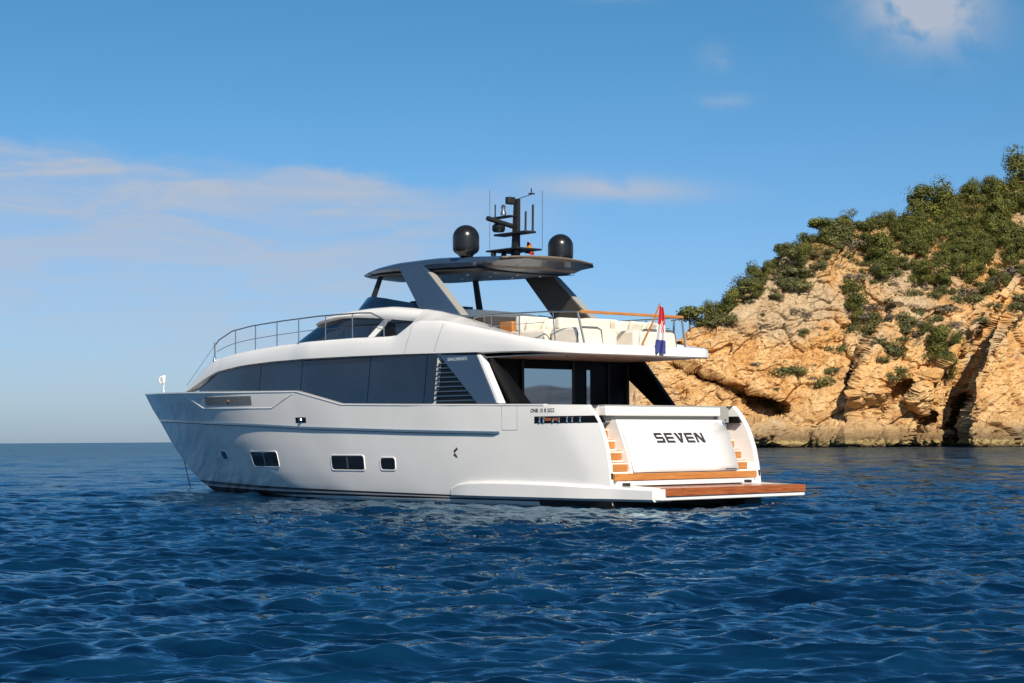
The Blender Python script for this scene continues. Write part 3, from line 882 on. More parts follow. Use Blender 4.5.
# ---- main deck house: flush dark glass to both sides
ZWB = [(0, 2.7), (4, 2.74), (11.3, 2.895), (13.72, 3.345), (22.2, 3.55), (25, 3.6)]
ZWT = [(.4, 3.96), (1.5, 4.02), (3, 4.14), (5, 4.18), (6.8, 4.22), (8.5, 4.26), (11, 4.29), (13.65, 4.31), (15.4, 4.30), (17.3, 4.24), (19.2, 4.09), (20.0, 3.91), (21, 3.66), (22.2, 3.45), (24, 3.4)]
def ell(x, xf, depth, ymax):
    d = min(1., max(0., (xf - x) / depth)); return ymax * math.sqrt(max(0., 1 - (1 - d) ** 2))
def house_y(x, z):
    xf = 23.2 - 2.05 * max(0, z - 3.5)
    y1 = hb(min(x, 28), min(3.3, IP(x, SHEER))) - .10 - .11 * max(0, z - 2.8); y2 = ell(x, xf, 4.2, 3.5)
    k = .25; h = min(1, max(0, .5 + .5 * (y2 - y1) / k)); return y2 * (1 - h) + y1 * h - k * h * (1 - h)
def house_xf(z): return 23.2 - 2.05 * max(0, z - 3.5)
body = MB(); rows = []
for z in (2.5, 3.2, 3.5, 3.8, 4.1, 4.4):
    xf = house_xf(z); xs = list(np.linspace(6.8, 18, 12)) + list(18 + (xf - 18) * np.sin(np.linspace(.05, 1, 26) * math.pi / 2))
    hy = lambda x: max(.01, min(house_y(x, z) - .05, hb(x, min(z, IP(x, SHEER))) - .16 if z < 3.45 else 9))
    rows.append([(x, hy(x), z) for x in xs] + [(x, -hy(x), z) for x in xs[::-1]])
body.loft(rows)
body.build('deckhouse', 'gelcoat', Yt, smooth=50)
for sgn in (1, -1):
    def strip(name, xa, xb, zf0, zf1, off, mat, parent, n=24, nz=5):
        rows = []
        for t in np.linspace(0, 1, n):
            row = []
            for s in np.linspace(0, 1, nz):
                xl = xa[0] + (xa[1] - xa[0]) * s; xr = xb[0] + (xb[1] - xb[0]) * s
                x = xl + (xr - xl) * t; z = zf0(x) + (zf1(x) - zf0(x)) * s
                row.append((x, sgn * (house_y(x, z) + off), z))
            rows.append(row)
        return MB().grid(rows).build(name, mat, parent, smooth=40)
    w0, w1 = (lambda x: IP(x, ZWB) + .012), (lambda x: IP(x, ZWT) - .01)
    win = strip('saloon_window', (6.90, 6.90), (21.35, 19.15), w0, w1, .012, 'glass', Yt, 60)
    strip('front_frame', (21.35, 19.15), (21.75, 19.65), w0, w1, .012, 'black', win, 3)
    for x in (7.35, 10.1, 13.7, 16.2):
        strip('mullion', (x, x), (x + .035, x + .035), w0, w1, .015, 'black_gloss', win, 2)

# ---- upper deck band: white bulwark sweeping from the foredeck to the after overhang
ZTOP = [(.4, 4.27), (.54, 4.29), (1.94, 4.38), (3.47, 4.60), (5.07, 4.90), (5.91, 5.06), (6.79, 5.22), (7.75, 5.27), (8.15, 5.20), (8.85, 4.88), (9.3, 4.86), (11, 4.895), (13.2, 4.89), (14.9, 4.86), (16.75, 4.78), (18, 4.70), (19.4, 4.57), (19.95, 4.46), (20.6, 4.20), (21.3, 3.90), (22.1, 3.57)]
ZBOT = [(.4, 3.975), (1.5, 4.03), (3, 4.14), (5, 4.19), (6.8, 4.225), (8.5, 4.262), (11, 4.292), (13.65, 4.312), (15.4, 4.302), (17.3, 4.242), (19.2, 4.092), (20.0, 3.91), (21, 3.66), (21.7, 3.50), (22.1, 3.44)]
def band_y(x):
    if x < 3.6: return 3.03 - .62 * (1 - math.sqrt(max(0, 1 - ((3.6 - x) / 3.1) ** 2)))
    return min(3.24, 3.03 + (x - 3.6) * .03) if x < 14 else house_y(x, (IP(x, ZTOP) + IP(x, ZBOT)) / 2 if x > 19 else 4.25) + .09
band = MB()
AFT = [(3.6, 3.03), (3.0, 2.98), (2.5, 2.90), (2.1, 2.79), (1.75, 2.65), (1.5, 2.50), (1.32, 2.30), (1.2, 2.0), (1.13, 1.5), (1.09, .8), (1.07, 0)]
fw = list(np.linspace(22.0, 18.4, 24)) + list(np.linspace(18, 10, 17)) + [9.3, 9.05, 8.85, 8.65, 8.4, 8.15, 8.0, 7.75, 7.7] + list(np.linspace(7.4, 3.9, 12))
half = [(x, band_y(x)) for x in fw] + AFT
path = half + [(x, -y) for x, y in half[::-1][1:]]
rows = []
for i, (x, y) in enumerate(path):
    a_, b_ = path[max(i - 1, 0)], path[min(i + 1, len(path) - 1)]
    tx, ty = b_[0] - a_[0], b_[1] - a_[1]; L_ = math.hypot(tx, ty); nx, ny = ty / L_, -tx / L_      # outward normal
    zb, zt = IP(x, ZBOT), IP(x, ZTOP); h = zt - zb
    inw = min(1., abs(y) / .8) if x > 18 else 1.
    rows.append([(x + nx * o_ * (inw if o_ < -.1 else 1), y + ny * o_ * (inw if o_ < -.1 else 1), z) for o_, z in
                 ((-.35, zb + .015), (-.05, zb - .004), (.015, zb + .035), (.02, zb + h * .35), (-.005, zb + h * .68), (-.04, zt - .07 * min(1, h / .5)), (-.08, zt - .02), (-.14, zt), (-.24, zt - .005), (-.30, zt - .12))])
band.loft(rows)
def deck_y(x):
    return band_y(x) if x > 3.6 else float(np.interp(x, [p[0] for p in AFT[::-1]], [p[1] for p in AFT[::-1]]))
band.build('upper_bulwark', 'gelcoat', Yt, smooth=45)
ud = MB()
xs = np.linspace(1.3, 19, 40)
ud.slab([(x, deck_y(x) - .16) for x in xs] + [(x, -(deck_y(x) - .16)) for x in xs[::-1]], 4.20, 4.24)
# keep the after soffit lower than the forward deck
ud.build('upper_deck', 'gelcoat_warm', Yt)
xs = np.linspace(1.35, 6.8, 24)
sf = MB(); sf.slab([(x, deck_y(x) - .15) for x in xs] + [(x, -(deck_y(x) - .15)) for x in xs[::-1]], 4.06, 4.09)
soffit = sf.build('soffit', 'soffit', Yt)
for x in (1.9, 3.0):
    for y in (-1.6, 0, 1.6): MB().lathe((x, y, 4.04), [(.05, 0), (.06, .015)], 12).build('downlight', 'steel', soffit)
# coachroof over the forward house
rows = []
for x in list(np.linspace(9, 18, 12)) + list(np.linspace(18.3, 22, 16)):
    y = band_y(x) - .15; zt = IP(x, ZTOP) - .05
    rows.append([(x, y * math.cos(a), zt + (.0 + .05 * math.sin(a)) - .02) for a in np.linspace(0, math.pi, 13)])
MB().grid(rows).build('coachroof', 'gelcoat', Yt, smooth=60)

# ---- cockpit under the overhang: glass doors, fins
dw = MB(); dw.box(5.0, 5.12, -2.75, 3.02, 1.95, 4.05)
wall = dw.build('cockpit_bulkhead', 'black_gloss', Yt)
MB().box(4.95, 4.99, -.38, 1.52, 2.05, 3.79).build('sliding_door', 'mirror', wall)
MB().box(4.95, 4.985, -1.10, -.96, 2.3, 3.79).build('side_light', 'mirror', wall)
for y0, y1 in ((1.52, 1.60), (-.46, -.38), (-1.9, -1.84), (-2.72, -2.62)): MB().box(4.93, 4.985, y0, y1, 1.95, 4.02).build('door_frame', 'black', wall)
# cockpit sofa back glimpsed over the bulwark, and a low table
MB().box(1.12, 1.75, -1.9, 1.9, 1.95, 2.45).build('cockpit_sofa', 'cream', Yt, bevel=.06)
MB().box(2.3, 3.2, -.9, .9, 2.42, 2.50).build('cockpit_table', 'teak', Yt, bevel=.02)
MB().lathe((2.75, 0, 1.94), [(.28, 0), (.06, .03), (.06, .48)], 16).build('table_pedestal', 'steel', Yt, smooth=40)
# port fin: louvre, graphite panel, white after edge
yy = lambda pts, o: [house_y(a, b_) + o for a, b_ in pts]
pts = [(6.82, 4.20), (5.22, 4.15), (4.24, 2.77), (5.02, 2.78)]
fin = MB().prism(pts, yy(pts, .03), yy(pts, -.12)).build('side_fin', 'graphite', Yt, bevel=.012)
pts = [(5.20, 4.15), (5.07, 4.15), (4.09, 2.76), (4.22, 2.765)]
MB().prism(pts, yy(pts, .02), yy(pts, -.20)).build('fin_edge', 'gelcoat', fin, bevel=.01)
pts = [(6.86, 4.19), (6.86, 2.80), (5.0, 2.80)]
MB().prism(pts, yy(pts, -.05), yy(pts, -.09)).build('louvre_back', 'black', fin)
lv = MB()
for k in range(9):
    z = 2.86 + k * .135; xr = 5.02 + (z - 2.78) * (6.82 - 5.02) / (4.20 - 2.78) + .03
    if xr > 6.7: break
    pts = [(6.86, z), (6.86, z + .028), (xr, z + .028), (xr, z)]
    lv.prism(pts, yy(pts, .02), yy(pts, -.06))
lv.build('louvre', 'graphite', fin)
text_mesh('maker_lettering', 'SANLORENZO', .12, lambda a, b_: (6.42 - a, house_y(6.4 - a, 4.05) + .036, 4.02 + b_), 'pale_letters', fin, 1.08)
# inner dark strut on port, black fin to starboard with the triangular opening
pts = [(4.95, 4.05), (4.2, 4.05), (3.7, 2.6), (4.95, 2.6)]
MB().prism([(4.98, 4.06), (4.75, 4.06), (3.25, 2.70), (4.98, 2.0)], 2.86, 2.72).build('cockpit_strut', 'black_gloss', Yt)
MB().prism([(4.98, 2.0), (3.0, 2.0), (3.05, 2.62), (3.8, 2.72), (4.98, 3.70)], 2.70, 2.66).build('cockpit_side_screen', 'black_gloss', Yt)
sfin = MB().prism([(5.3, 4.10), (4.50, 4.10), (3.12, 2.62), (3.82, 2.62), (5.3, 3.72)], -2.80, -2.96).build('side_fin', 'black_gloss', Yt, bevel=.01)
MB().prism([(6.9, 4.1), (5.3, 4.1), (5.3, 1.95), (6.9, 1.95)], -2.75, -2.95).build('deckhouse_side', 'black_gloss', Yt)
MB().prism([(6.9, 4.1), (5.12, 4.1), (5.12, 1.95), (6.9, 1.95)], 2.80, 2.98).build('deckhouse_side', 'black_gloss', Yt)

# ---- wheelhouse on the upper deck
def sup(x, xf, depth, ymax, n=3.6):
    d = min(1., max(0., (xf - x) / depth)); return ymax * max(0., 1 - (1 - d) ** n) ** (1 / n)
def wh_y(x, z):
    xf = 17.3 - 2.4 * max(0, z - 4.6); return sup(x, xf, 3.2, 2.34 - .12 * max(0, z - 4.6))
def wh_rows(off, zs):
    rows = []
    for z in zs:
        xf = 17.3 - 2.4 * max(0, z - 4.6)
        xs = list(np.linspace(8.9, 12.0, 8)) + list(12 + (xf - 12) * np.sin(np.linspace(.04, 1, 22) * math.pi / 2))
        rows.append([(x, wh_y(x, z) + off, z) for x in xs] + [(x, -(wh_y(x, z) + off), z) for x in xs[::-1]])
    return rows
MB().loft(wh_rows(-.03, (4.36, 4.7, 4.93))).build('wheelhouse_base', 'gelcoat', Yt, smooth=50)
whg = MB().loft(wh_rows(0., (4.93, 5.2, 5.45, 5.66))).build('wheelhouse_glass', 'glass', Yt, smooth=50)
for sgn in (1, -1):
    def ws(name, pts, off, mat, par):
        y = [sgn * (wh_y(a, b_) + off) for a, b_ in pts]; return MB().prism(pts, y, [v - sgn * .06 for v in y]).build(name, mat, par, bevel=.01)
    ws('pillar', [(11.35, 4.95), (11.0, 4.95), (10.1, 5.52), (10.5, 5.54)], .015, 'gelcoat', whg)
    ws('side_door', [(10.75, 4.95), (9.95, 4.95), (10.0, 5.30), (10.35, 5.42)], .016, 'black_gloss', whg)
    ws('ledge', [(10.1, 4.94), (9.0, 4.96), (8.95, 5.06), (9.6, 5.05)], .018, 'glass', whg)
# roof: crowned visor that runs aft into the flybridge coaming
ZR = [(2.6, 4.44), (3.4, 4.52), (4.23, 4.69), (5.08, 4.90), (5.96, 5.15), (6.86, 5.37), (7.79, 5.57), (8.74, 5.71), (10.2, 5.86), (11.23, 5.87), (12.54, 5.82), (13.4, 5.73), (14.1, 5.60), (14.98, 5.46)]
ZRB = [(8.6, 5.30), (8.93, 5.33), (10.7, 5.51), (12.0, 5.60), (12.81, 5.62), (13.9, 5.54), (14.98, 5.42)]
rows = []
for x in list(np.linspace(8.6, 12.2, 14)) + list(12.2 + 2.75 * np.sin(np.linspace(.04, 1, 20) * math.pi / 2)):
    w_ = sup(x, 14.97, 2.7, 2.46); zt, zb = IP(x, ZR), IP(x, ZRB); zt = max(zt, zb + .015)
    r_ = []
    for f, s in ((-.7, 0), (-.98, 0), (-1, .25), (-.985, .6), (-.94, .9), (-.85, 1.), (-.5, 1.10), (0, 1.14), (.5, 1.10), (.85, 1.), (.94, .9), (.985, .6), (1, .25), (.98, 0), (.7, 0)):
        r_.append((x, f * w_, zb + (zt - zb) * s))
    rows.append(r_)
MB().loft(rows).build('wheelhouse_roof', 'gelcoat', Yt, smooth=50)
co = MB()
for sgn in (1, -1):
    rows = []
    for x in list(np.linspace(2.7, 7.6, 22)) + [7.75, 8.0, 8.2, 8.45]:
        zt = IP(x, ZR) if x > 2.6 else 4.44 - (2.6 - x) * .05; zo = IP(x, ZTOP); y = deck_y(x)
        zo = min(zo, zt + .02)
        rows.append([(x, sgn * (y - .20), zo - .2), (x, sgn * (y - .13), zo - .015), (x, sgn * (2.72 + .0 * x), zo + (zt - zo) * .42), (x, sgn * 2.46, zo + (zt - zo) * .88), (x, sgn * 2.36, zt - .008), (x, sgn * 2.26, zt), (x, sgn * 2.16, zt - .03),
                     (x, sgn * 2.12, zt - .2), (x, sgn * 2.12, 4.32)])
    co.loft(rows)
co.build('flybridge_coaming', 'gelcoat', Yt, smooth=45)
for sgn in (1, -1):
    for xa, xb in ((8.35, 8.05), (7.0, 6.65)):
        p = []
        for t in np.linspace(0, 1, 8):
            x = xa + (xb - xa) * t; zb, zt = IP(x, ZBOT), IP(x, ZTOP); z = zb + (zt - zb) * (.1 + .8 * t); p.append((x, sgn * (band_y(x) + (.021 if t < .4 else .021 - .05 * (t - .4) / .6)), z))
        MB().tube(p, .009, 6).build('coaming_seam', 'grey_panel', Yt, smooth=60)

# flybridge windscreen, dark and low, raked round the front
rows = []
for k in range(41):
    a = math.pi * (k / 40 - .5); cx_ = 9.0
    def pl(z):
        ex = 4.25 - (z - 5.7) * 1.3; ey = 2.16 - (z - 5.7) * .16
        c_, s_ = math.sin(a), math.cos(a)
        return (cx_ + ex * abs(c_) ** .42 * (1 if c_ > 0 else 0), ey * (1 if s_ > 0 else -1) * abs(s_) ** .42)
    row = []
    for s in (0, .5, 1):
        p0 = pl(5.6); ztop = IP(p0[0], [(9, 5.86), (9.3, 5.91), (11.1, 6.15), (12.2, 6.26), (13, 6.24)])
        z = 5.55 + (ztop - 5.55) * s; p = pl(z); row.append((p[0], p[1], z))
    rows.append(row)
MB().grid(rows).build('flybridge_windscreen', 'glass', Yt, smooth=60, solid=.02)
MB().box(9.5, 10.3, .3, 1.5, 5.6, 6.05).build('helm_console', 'black', Yt, bevel=.05)

# ---- hardtop
ZH = [(5.2, 7.02), (6.3, 7.09), (8.15, 7.19), (10.1, 7.19), (11.1, 7.13), (11.9, 7.04), (12.7, 6.96)]
WH = [(5.2, 1.80), (5.7, 1.93), (6.2, 2.06), (9, 2.14), (10.5, 2.12), (11.3, 2.06), (11.9, 1.96), (12.3, 1.75), (12.55, 1.35), (12.68, .6)]
TH = [(5.2, .20), (6.5, .36), (8.7, .40), (10, .34), (11, .24), (12.42, .06)]
rows = []
for i, x in enumerate([5.58, 5.60] + list(np.linspace(5.75, 11.2, 20)) + list(np.linspace(11.4, 12.68, 12))):
    w_, zt, th = IP(x, WH), IP(x, ZH), IP(x, TH)
    xl = x + (.85 * max(0, (6.6 - x) / 1.0) if x < 6.6 else 0)      # lower edge tucked forward at the after end
    row = []
    for f, dz, low in ((-.80, -th, 1), (-.97, -th * .72, 1), (-1, -th * .45, 0), (-.99, -.05, 0), (-.95, 0, 0), (-.5, .07, 0), (0, .10, 0), (.5, .07, 0), (.95, 0, 0), (.99, -.05, 0), (1, -th * .45, 0), (.97, -th * .72, 1), (.80, -th, 1), (0, -th - .02, 1)):
        bow = .28 * (1 - f * f) if x < 8 else 0
        k = max(0, (8 - x) / 2.6)
        row.append(((xl if low else x) - bow * k, f * w_, zt + dz))
    rows.append(row)
hardtop = MB().loft(rows).build('hardtop', 'graphite', Yt, smooth=32)
# liner under it and warm after fascia
rows = []
for x in np.linspace(6.45, 12.2, 14):
    w_, zt, th = IP(x, WH) * .93, IP(x, ZH), IP(x, TH)
    rows.append([(x, f * w_, zt - (th if abs(f) < .9 else th * .86) - .03 - .02 * (1 - abs(f))) for f in np.linspace(-1, 1, 7)])
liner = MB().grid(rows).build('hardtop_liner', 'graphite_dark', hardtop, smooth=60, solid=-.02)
rows = []
for f in np.linspace(-.95, .95, 17):
    b0 = .28 * (1 - f * f); w_ = IP(5.6, WH)
    rows.append([(5.545 - b0 - .012, f * w_, 7.02 + .09 * (1 - f * f)), (5.93 - b0 - .02, f * w_ * .995, 6.91 + .04 * (1 - f * f)), (6.32 - b0 * .95 - .02, f * w_ * .96, 6.79)])
MB().grid(rows).build('hardtop_fascia', 'brown_liner', hardtop, smooth=60, solid=-.02)
for x in (6.9, 8.2, 9.5):
    for y in (-.9, 0., .9):
        MB().lathe((x, y, IP(x, ZH) - IP(x, TH) - .075), [(.05, 0), (.06, .03)], 10).build('spotlight', 'steel', liner)
for sgn, pts in ((1, [(9.98, 7.06), (8.86, 7.06), (6.90, 5.40), (8.82, 5.66)]), (-1, [(8.85, 6.95), (7.50, 6.86), (5.60, 5.18), (7.45, 5.45)])):
    ya = [sgn * 2.165, sgn * 2.165, sgn * 2.24, sgn * 2.24]
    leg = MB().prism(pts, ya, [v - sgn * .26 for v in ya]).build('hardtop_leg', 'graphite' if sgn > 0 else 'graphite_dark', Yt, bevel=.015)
    kx = (pts[1][0] - pts[2][0]) / (pts[1][1] - pts[2][1]); zt_ = 6.80; xt_ = pts[2][0] + kx * (zt_ - pts[2][1])
    p2 = [(xt_ - .0, zt_), (xt_ - .11, zt_ - .06), (pts[2][0] - .10, pts[2][1]), (pts[2][0], pts[2][1])]
    ya = [sgn * 2.155, sgn * 2.155, sgn * 2.25, sgn * 2.25]
    MB().prism(p2, ya, [v - sgn * .25 for v in ya]).build('leg_lit_edge', 'grey_panel', leg, bevel=.01)  # sunlit after edge of the leg, put in as a lighter grey strip
for sgn in (1, -1):
    MB().prism([(11.62, 6.95), (11.46, 6.95), (11.58, 6.0), (11.80, 6.0)] if sgn > 0 else [(10.9, 6.9), (10.7, 6.9), (10.75, 5.7), (11.0, 5.7)], [sgn * 1.66, sgn * 1.66, sgn * 1.95, sgn * 1.95],
               [sgn * 1.58, sgn * 1.58, sgn * 1.87, sgn * 1.87]).build('hardtop_post', 'black', Yt)

# satellite domes
for y in (1.9, -1.9):
    z0 = 7.15
    prof = [(.20, 0), (.24, .06), (.34, .12), (.385, .19), (.395, .26), (.395, .55)] + [(.395 * math.cos(a), .55 + .385 * math.sin(a)) for a in np.linspace(.12, math.pi / 2 - .02, 12)]
    dome = MB().lathe((7.05, y, z0), prof, 40).build('satellite_dome', 'dome', hardtop, smooth=40)
# mast with radar, horn, lights and aerials
mast = MB().loft([[(7.0 + a * k - .05 * t, b_ * k, z) for a, b_ in ((-.11, -.07), (.11, -.07), (.11, .07), (-.11, .07))] for z, k, t in ((7.2, 1.15, 0), (7.9, 1., .7), (9.0, .8, 1.8))]).build('mast', 'black', Yt)
MB().prism([(7.75, 7.93), (7.75, 7.99), (6.3, 7.99), (6.3, 7.93)], -.22, .22).build('mast_shelf', 'black', mast, bevel=.01)
MB().box(6.35, 7.8, -.5, .5, 7.43, 7.48).build('mast_shelf', 'black', mast, bevel=.01)
MB().box(6.9, 7.7, .02, .32, 8.46, 8.50).build('mast_shelf', 'black', mast, bevel=.01)
rd = MB(); rd.lathe((7.25, .45, 8.0), [(.16, 0), (.20, .06), (.20, .18), (.14, .24), (.05, .27)], 20)
radar = rd.build('radar', 'dome', mast, smooth=40)
ra = MB(); ra.tube([(7.1, 1.04, 8.36), (7.1, 1.02, 8.36), (7.1, -.10, 8.17), (7.1, -.12, 8.17)], [.02, .075, .075, .02], 10)
arr = ra.build('scanner_bar', 'black', radar, smooth=50)
hb_ = MB(); hb_.lathe((7.2, .30, 8.52), [(.09, 0), (.09, .05), (.055, .16), (.075, .26), (.02, .32)], 14)
hb_.build('signal_light', 'steel_dark', mast, smooth=40)
MB().box(6.95, 7.12, .02, .30, 8.84, 9.06).build('mast_head_light', 'black', mast, bevel=.02)
wv_ = MB(); wv_.tube([(6.95, -.02, 9.0), (6.62, -.28, 9.12), (6.60, -.30, 9.16)], .012, 6); wv_.tube([(6.60, -.30, 9.12), (6.60, -.30, 9.32)], .02, 6); wv_.tube([(6.68, -.26, 9.16), (6.5, -.34, 9.15)], .025, 6)
wv_.build('wind_vane', 'black', mast)
for (x, y, z0, z1, r) in ((7.55, .55, 7.5, 9.3, .006), (6.4, -.55, 7.5, 9.25, .007), (6.72, -.16, 8.02, 8.62, .032), (6.55, -.30, 8.0, 8.82, .034), (7.45, .42, 8.15, 8.85, .022)):
    MB().tube([(x, y, z0), (x - .02, y, z1)], r, 8).build('aerial', 'black', mast)
for x, y in ((7.55, .4), (7.3, -.3), (6.6, .3), (7.65, -.1)):
    MB().lathe((x, y, 7.30), [(.07, 0), (.09, .06), (.06, .14), (.02, .17)], 12).build('flood_light', 'black', mast, smooth=40)

# ---- rails
def rail(name, tops, posts, r=.022, mid=None, mat='steel_dark'):
    m_ = MB(); m_.tube(tops, r, 8)
    if mid: m_.tube(mid, r * .5, 6)
    o = m_.build(name, mat, Yt, smooth=50)
    for a, b_ in posts: MB().tube([a, b_], r * .85, 8).build('stanchion', mat, o, smooth=50)
    return o
RT = [(19.58, 5.04), (19.27, 5.22), (18.23, 5.47), (16.9, 5.57), (15.05, 5.63), (12.8, 5.66), (10.7, 5.64), (10.1, 5.61), (9.6, 5.42), (9.5, 5.30), (9.48, 4.86)]
for sgn in (1, -1):
    yo = lambda x: band_y(x) - .12
    tp = [(x, sgn * yo(x), z) for x, z in RT]
    zt = lambda x: IP(x, ZTOP)
    zr = lambda x: float(np.interp(x, [p[0] for p in RT[::-1]], [p[1] for p in RT[::-1]]))
    posts = [((x, sgn * yo(x), zt(x) - .02), (x, sgn * yo(x), zr(x))) for x in (18.01, 16.67, 15.33, 13.91, 12.44, 11.03)]
    mid = [(x, sgn * yo(x), zt(x) + .45 * (zr(x) - zt(x))) for x in np.linspace(19.4, 9.55, 24)]
    o = rail('foredeck_rail', tp, posts, .022, mid)
    MB().tube([(19.58, sgn * yo(19.58), 4.52), (19.60, sgn * yo(19.58), 5.16)], .03, 8).build('end_post', 'steel_dark', o)
    MB().lathe((19.60, sgn * yo(19.58), 4.50), [(.07, 0), (.045, .10), (.03, .2)], 12).build('post_foot', 'steel', o, smooth=40)
    MB().tube([(19.60, sgn * yo(19.58), 5.05), (22.0, sgn * 2.3, 3.75)], .008, 6).build('stay_wire', 'steel_dark', o)
    # after rail along the flybridge side
    ya = 2.52
    tp = [(6.05, sgn * (ya - .05), 5.14), (5.93, sgn * ya, 5.27), (5.6, sgn * ya, 5.30), (4.6, sgn * ya, 5.30), (3.0, sgn * (ya - .1), 5.27), (2.1, sgn * 2.08, 5.24)]
    posts = [((x, sgn * ya, IP(x, ZTOP) - .1), (x, sgn * ya, 5.29)) for x in (5.2, 4.0)] + [((2.75, sgn * (ya - .2), 4.42), (2.75, sgn * (ya - .12), 5.26))]
    o = rail('flybridge_rail', tp, posts, .02, [(x, sgn * (ya - .05), 4.98) for x in (5.6, 4.6, 3.0)])
    MB().tube([(2.12, sgn * 2.06, 5.24), (1.92, sgn * 2.0, 4.34)], .03, 8).build('stanchion', 'steel_dark', o)
MB().box(2.02, 2.12, -2.05, 2.02, 5.20, 5.28).build('teak_handrail', 'teak_gold', Yt, bevel=.02)
o = rail('corner_rail', [(2.2, -2.1, 5.24), (2.6, -2.4, 5.22), (2.9, -2.45, 5.2)], [((2.75, -2.40, 4.4), (2.75, -2.42, 5.2))], .022)

# ---- flybridge furniture
def cushion(name, x0, x1, y0, y1, z0, z1, b=.07): return MB().box(x0, x1, y0, y1, z0, z1).build(name, 'cream', Yt, bevel=b, seg=3)
cushion('sofa_seat', 3.5, 5.0, .9, 2.0, 4.24, 4.84); cushion('sofa_back', 4.5, 4.78, .9, 2.0, 4.80, 5.26)
cushion('sofa_seat', 3.0, 4.9, -.7, .7, 4.24, 4.80); cushion('sofa_back', 3.2, 3.5, -.6, .7, 4.80, 5.18)
cushion('sofa_seat', 2.3, 3.4, .35, 1.9, 4.24, 4.84); cushion('sofa_back', 3.0, 3.25, .4, 1.9, 4.80, 5.14)
cushion('sofa_seat', 2.2, 3.2, -1.95, -.2, 4.24, 4.82); cushion('sofa_back', 2.9, 3.2, -1.95, -.2, 4.78, 5.12)
cushion('sofa_back', 5.2, 5.5, -1.6, .8, 4.40, 5.28); cushion('bolster', 4.0, 4.3, .95, 1.4, 4.84, 5.05)
MB().box(5.3, 5.85, 1.1, 1.65, 4.25, 5.16).build('bar_cabinet', 'teak_gold', Yt, bevel=.02)
MB().box(6.2, 7.6, .4, 1.95, 4.25, 5.36).build('galley_unit', 'graphite_dark', Yt, bevel=.02)
for y0, y1, x in ((.9, 1.95, 2.32), (-1.95, -.35, 2.22), (1.0, 1.9, 3.9)):
    MB().tube([(x, y0, 4.24), (x - .02, y0 + .10, 4.78), (x - .02, y0 + .25, 4.84), (x - .02, y1 - .25, 4.84), (x - .02, y1 - .1, 4.78), (x, y1, 4.24)], .025, 8).build('lounge_frame', 'steel_dark', Yt, smooth=60)

for x, y, z, rz in ((4.2, 1.3, 4.95, .3), (4.3, 1.75, 4.94, -.4), (3.15, .9, 4.95, .2), (3.2, 1.45, 4.96, .5), (2.75, -.8, 4.94, -.2), (2.8, -1.5, 4.95, .35), (3.7, -.2, 4.92, 0.)):
    p_ = MB().box(-.07, .07, -.22, .22, -.17, .17).build('cushion', 'cream', Yt, bevel=.06, seg=3); p_.location = (x, y, z); p_.rotation_euler = (.1, -.35, rz)
# bow fittings
bf = MB(); bf.tube([(26.9, .35, 3.45), (26.9, .35, 4.36)], .02, 8); o = bf.build('bow_staff', 'steel', Yt)
lf = MB()
lf.lathe((26.9, .35, 4.0), [(.05, 0), (.07, .05), (.07, .25), (.05, .3)], 12)
lf.tube([(27.05 + .07 * math.cos(a), .36 + .05 * math.cos(a), 4.12 + .12 * math.sin(a)) for a in np.linspace(0, 2 * math.pi, 20)], .03, 8)
lf.build('bow_light', 'gelcoat', o, smooth=50)

# ensign staff belongs to the yacht; the flag hangs from it
MB().tube([(1.52, .18, 4.36), (1.15, .12, 4.98), (.94, .06, 5.48)], [.032, .026, .018], 8).build('ensign_staff', 'teak_gold', Yt, smooth=50)

# ------------------------------------------------------------------ flags, chain (things of their own)
def yw(x, y, z):
    c, s = math.cos(YAW), math.sin(YAW)
    return Vector((4.745 + c * x - s * y, 49.3825 + s * x + c * y, z))
def flag_mat(name, fn):
    m = pmat(name, (.7, .7, .7), .8, spec=.2); b = NB(m.node_tree); p = P_(m)
    uv = b.n('ShaderNodeUVMap').outputs[0]
    sep = b.n('ShaderNodeSeparateXYZ'); b.put(sep.inputs[0], uv)
    b.put(p.inputs['Base Color'], fn(b, sep.outputs[0], sep.outputs[1]))
    return m
def ensign(b, u, v):
    c = b.mix(b.m('GREATER_THAN', v, .27), (.06, .075, .27), (.70, .69, .69))
    c = b.mix(b.m('GREATER_THAN', v, .60), c, (.55, .04, .05))
    # chequered shield in the middle
    ins = b.m('MULTIPLY', b.m('LESS_THAN', b.m('ABSOLUTE', b.m('SUBTRACT', u, .5)), .20), b.m('LESS_THAN', b.m('ABSOLUTE', b.m('SUBTRACT', v, .56)), .13))
    ck = b.n('ShaderNodeTexChecker'); cv = b.n('ShaderNodeCombineXYZ'); b.put(cv.inputs[0], u); b.put(cv.inputs[1], v); b.put(ck.inputs[0], cv.outputs[0])
    ck.inputs['Scale'].default_value = 14.; ck.inputs[1].default_value = (.62, .02, .03, 1); ck.inputs[2].default_value = (.8, .8, .8, 1)
    return b.mix(ins, c, ck.outputs[0])
def spanish(b, u, v):
    return b.mix(b.m('LESS_THAN', b.m('ABSOLUTE', b.m('SUBTRACT', v, .5)), .25), (.45, .03, .02), (.60, .33, .04))
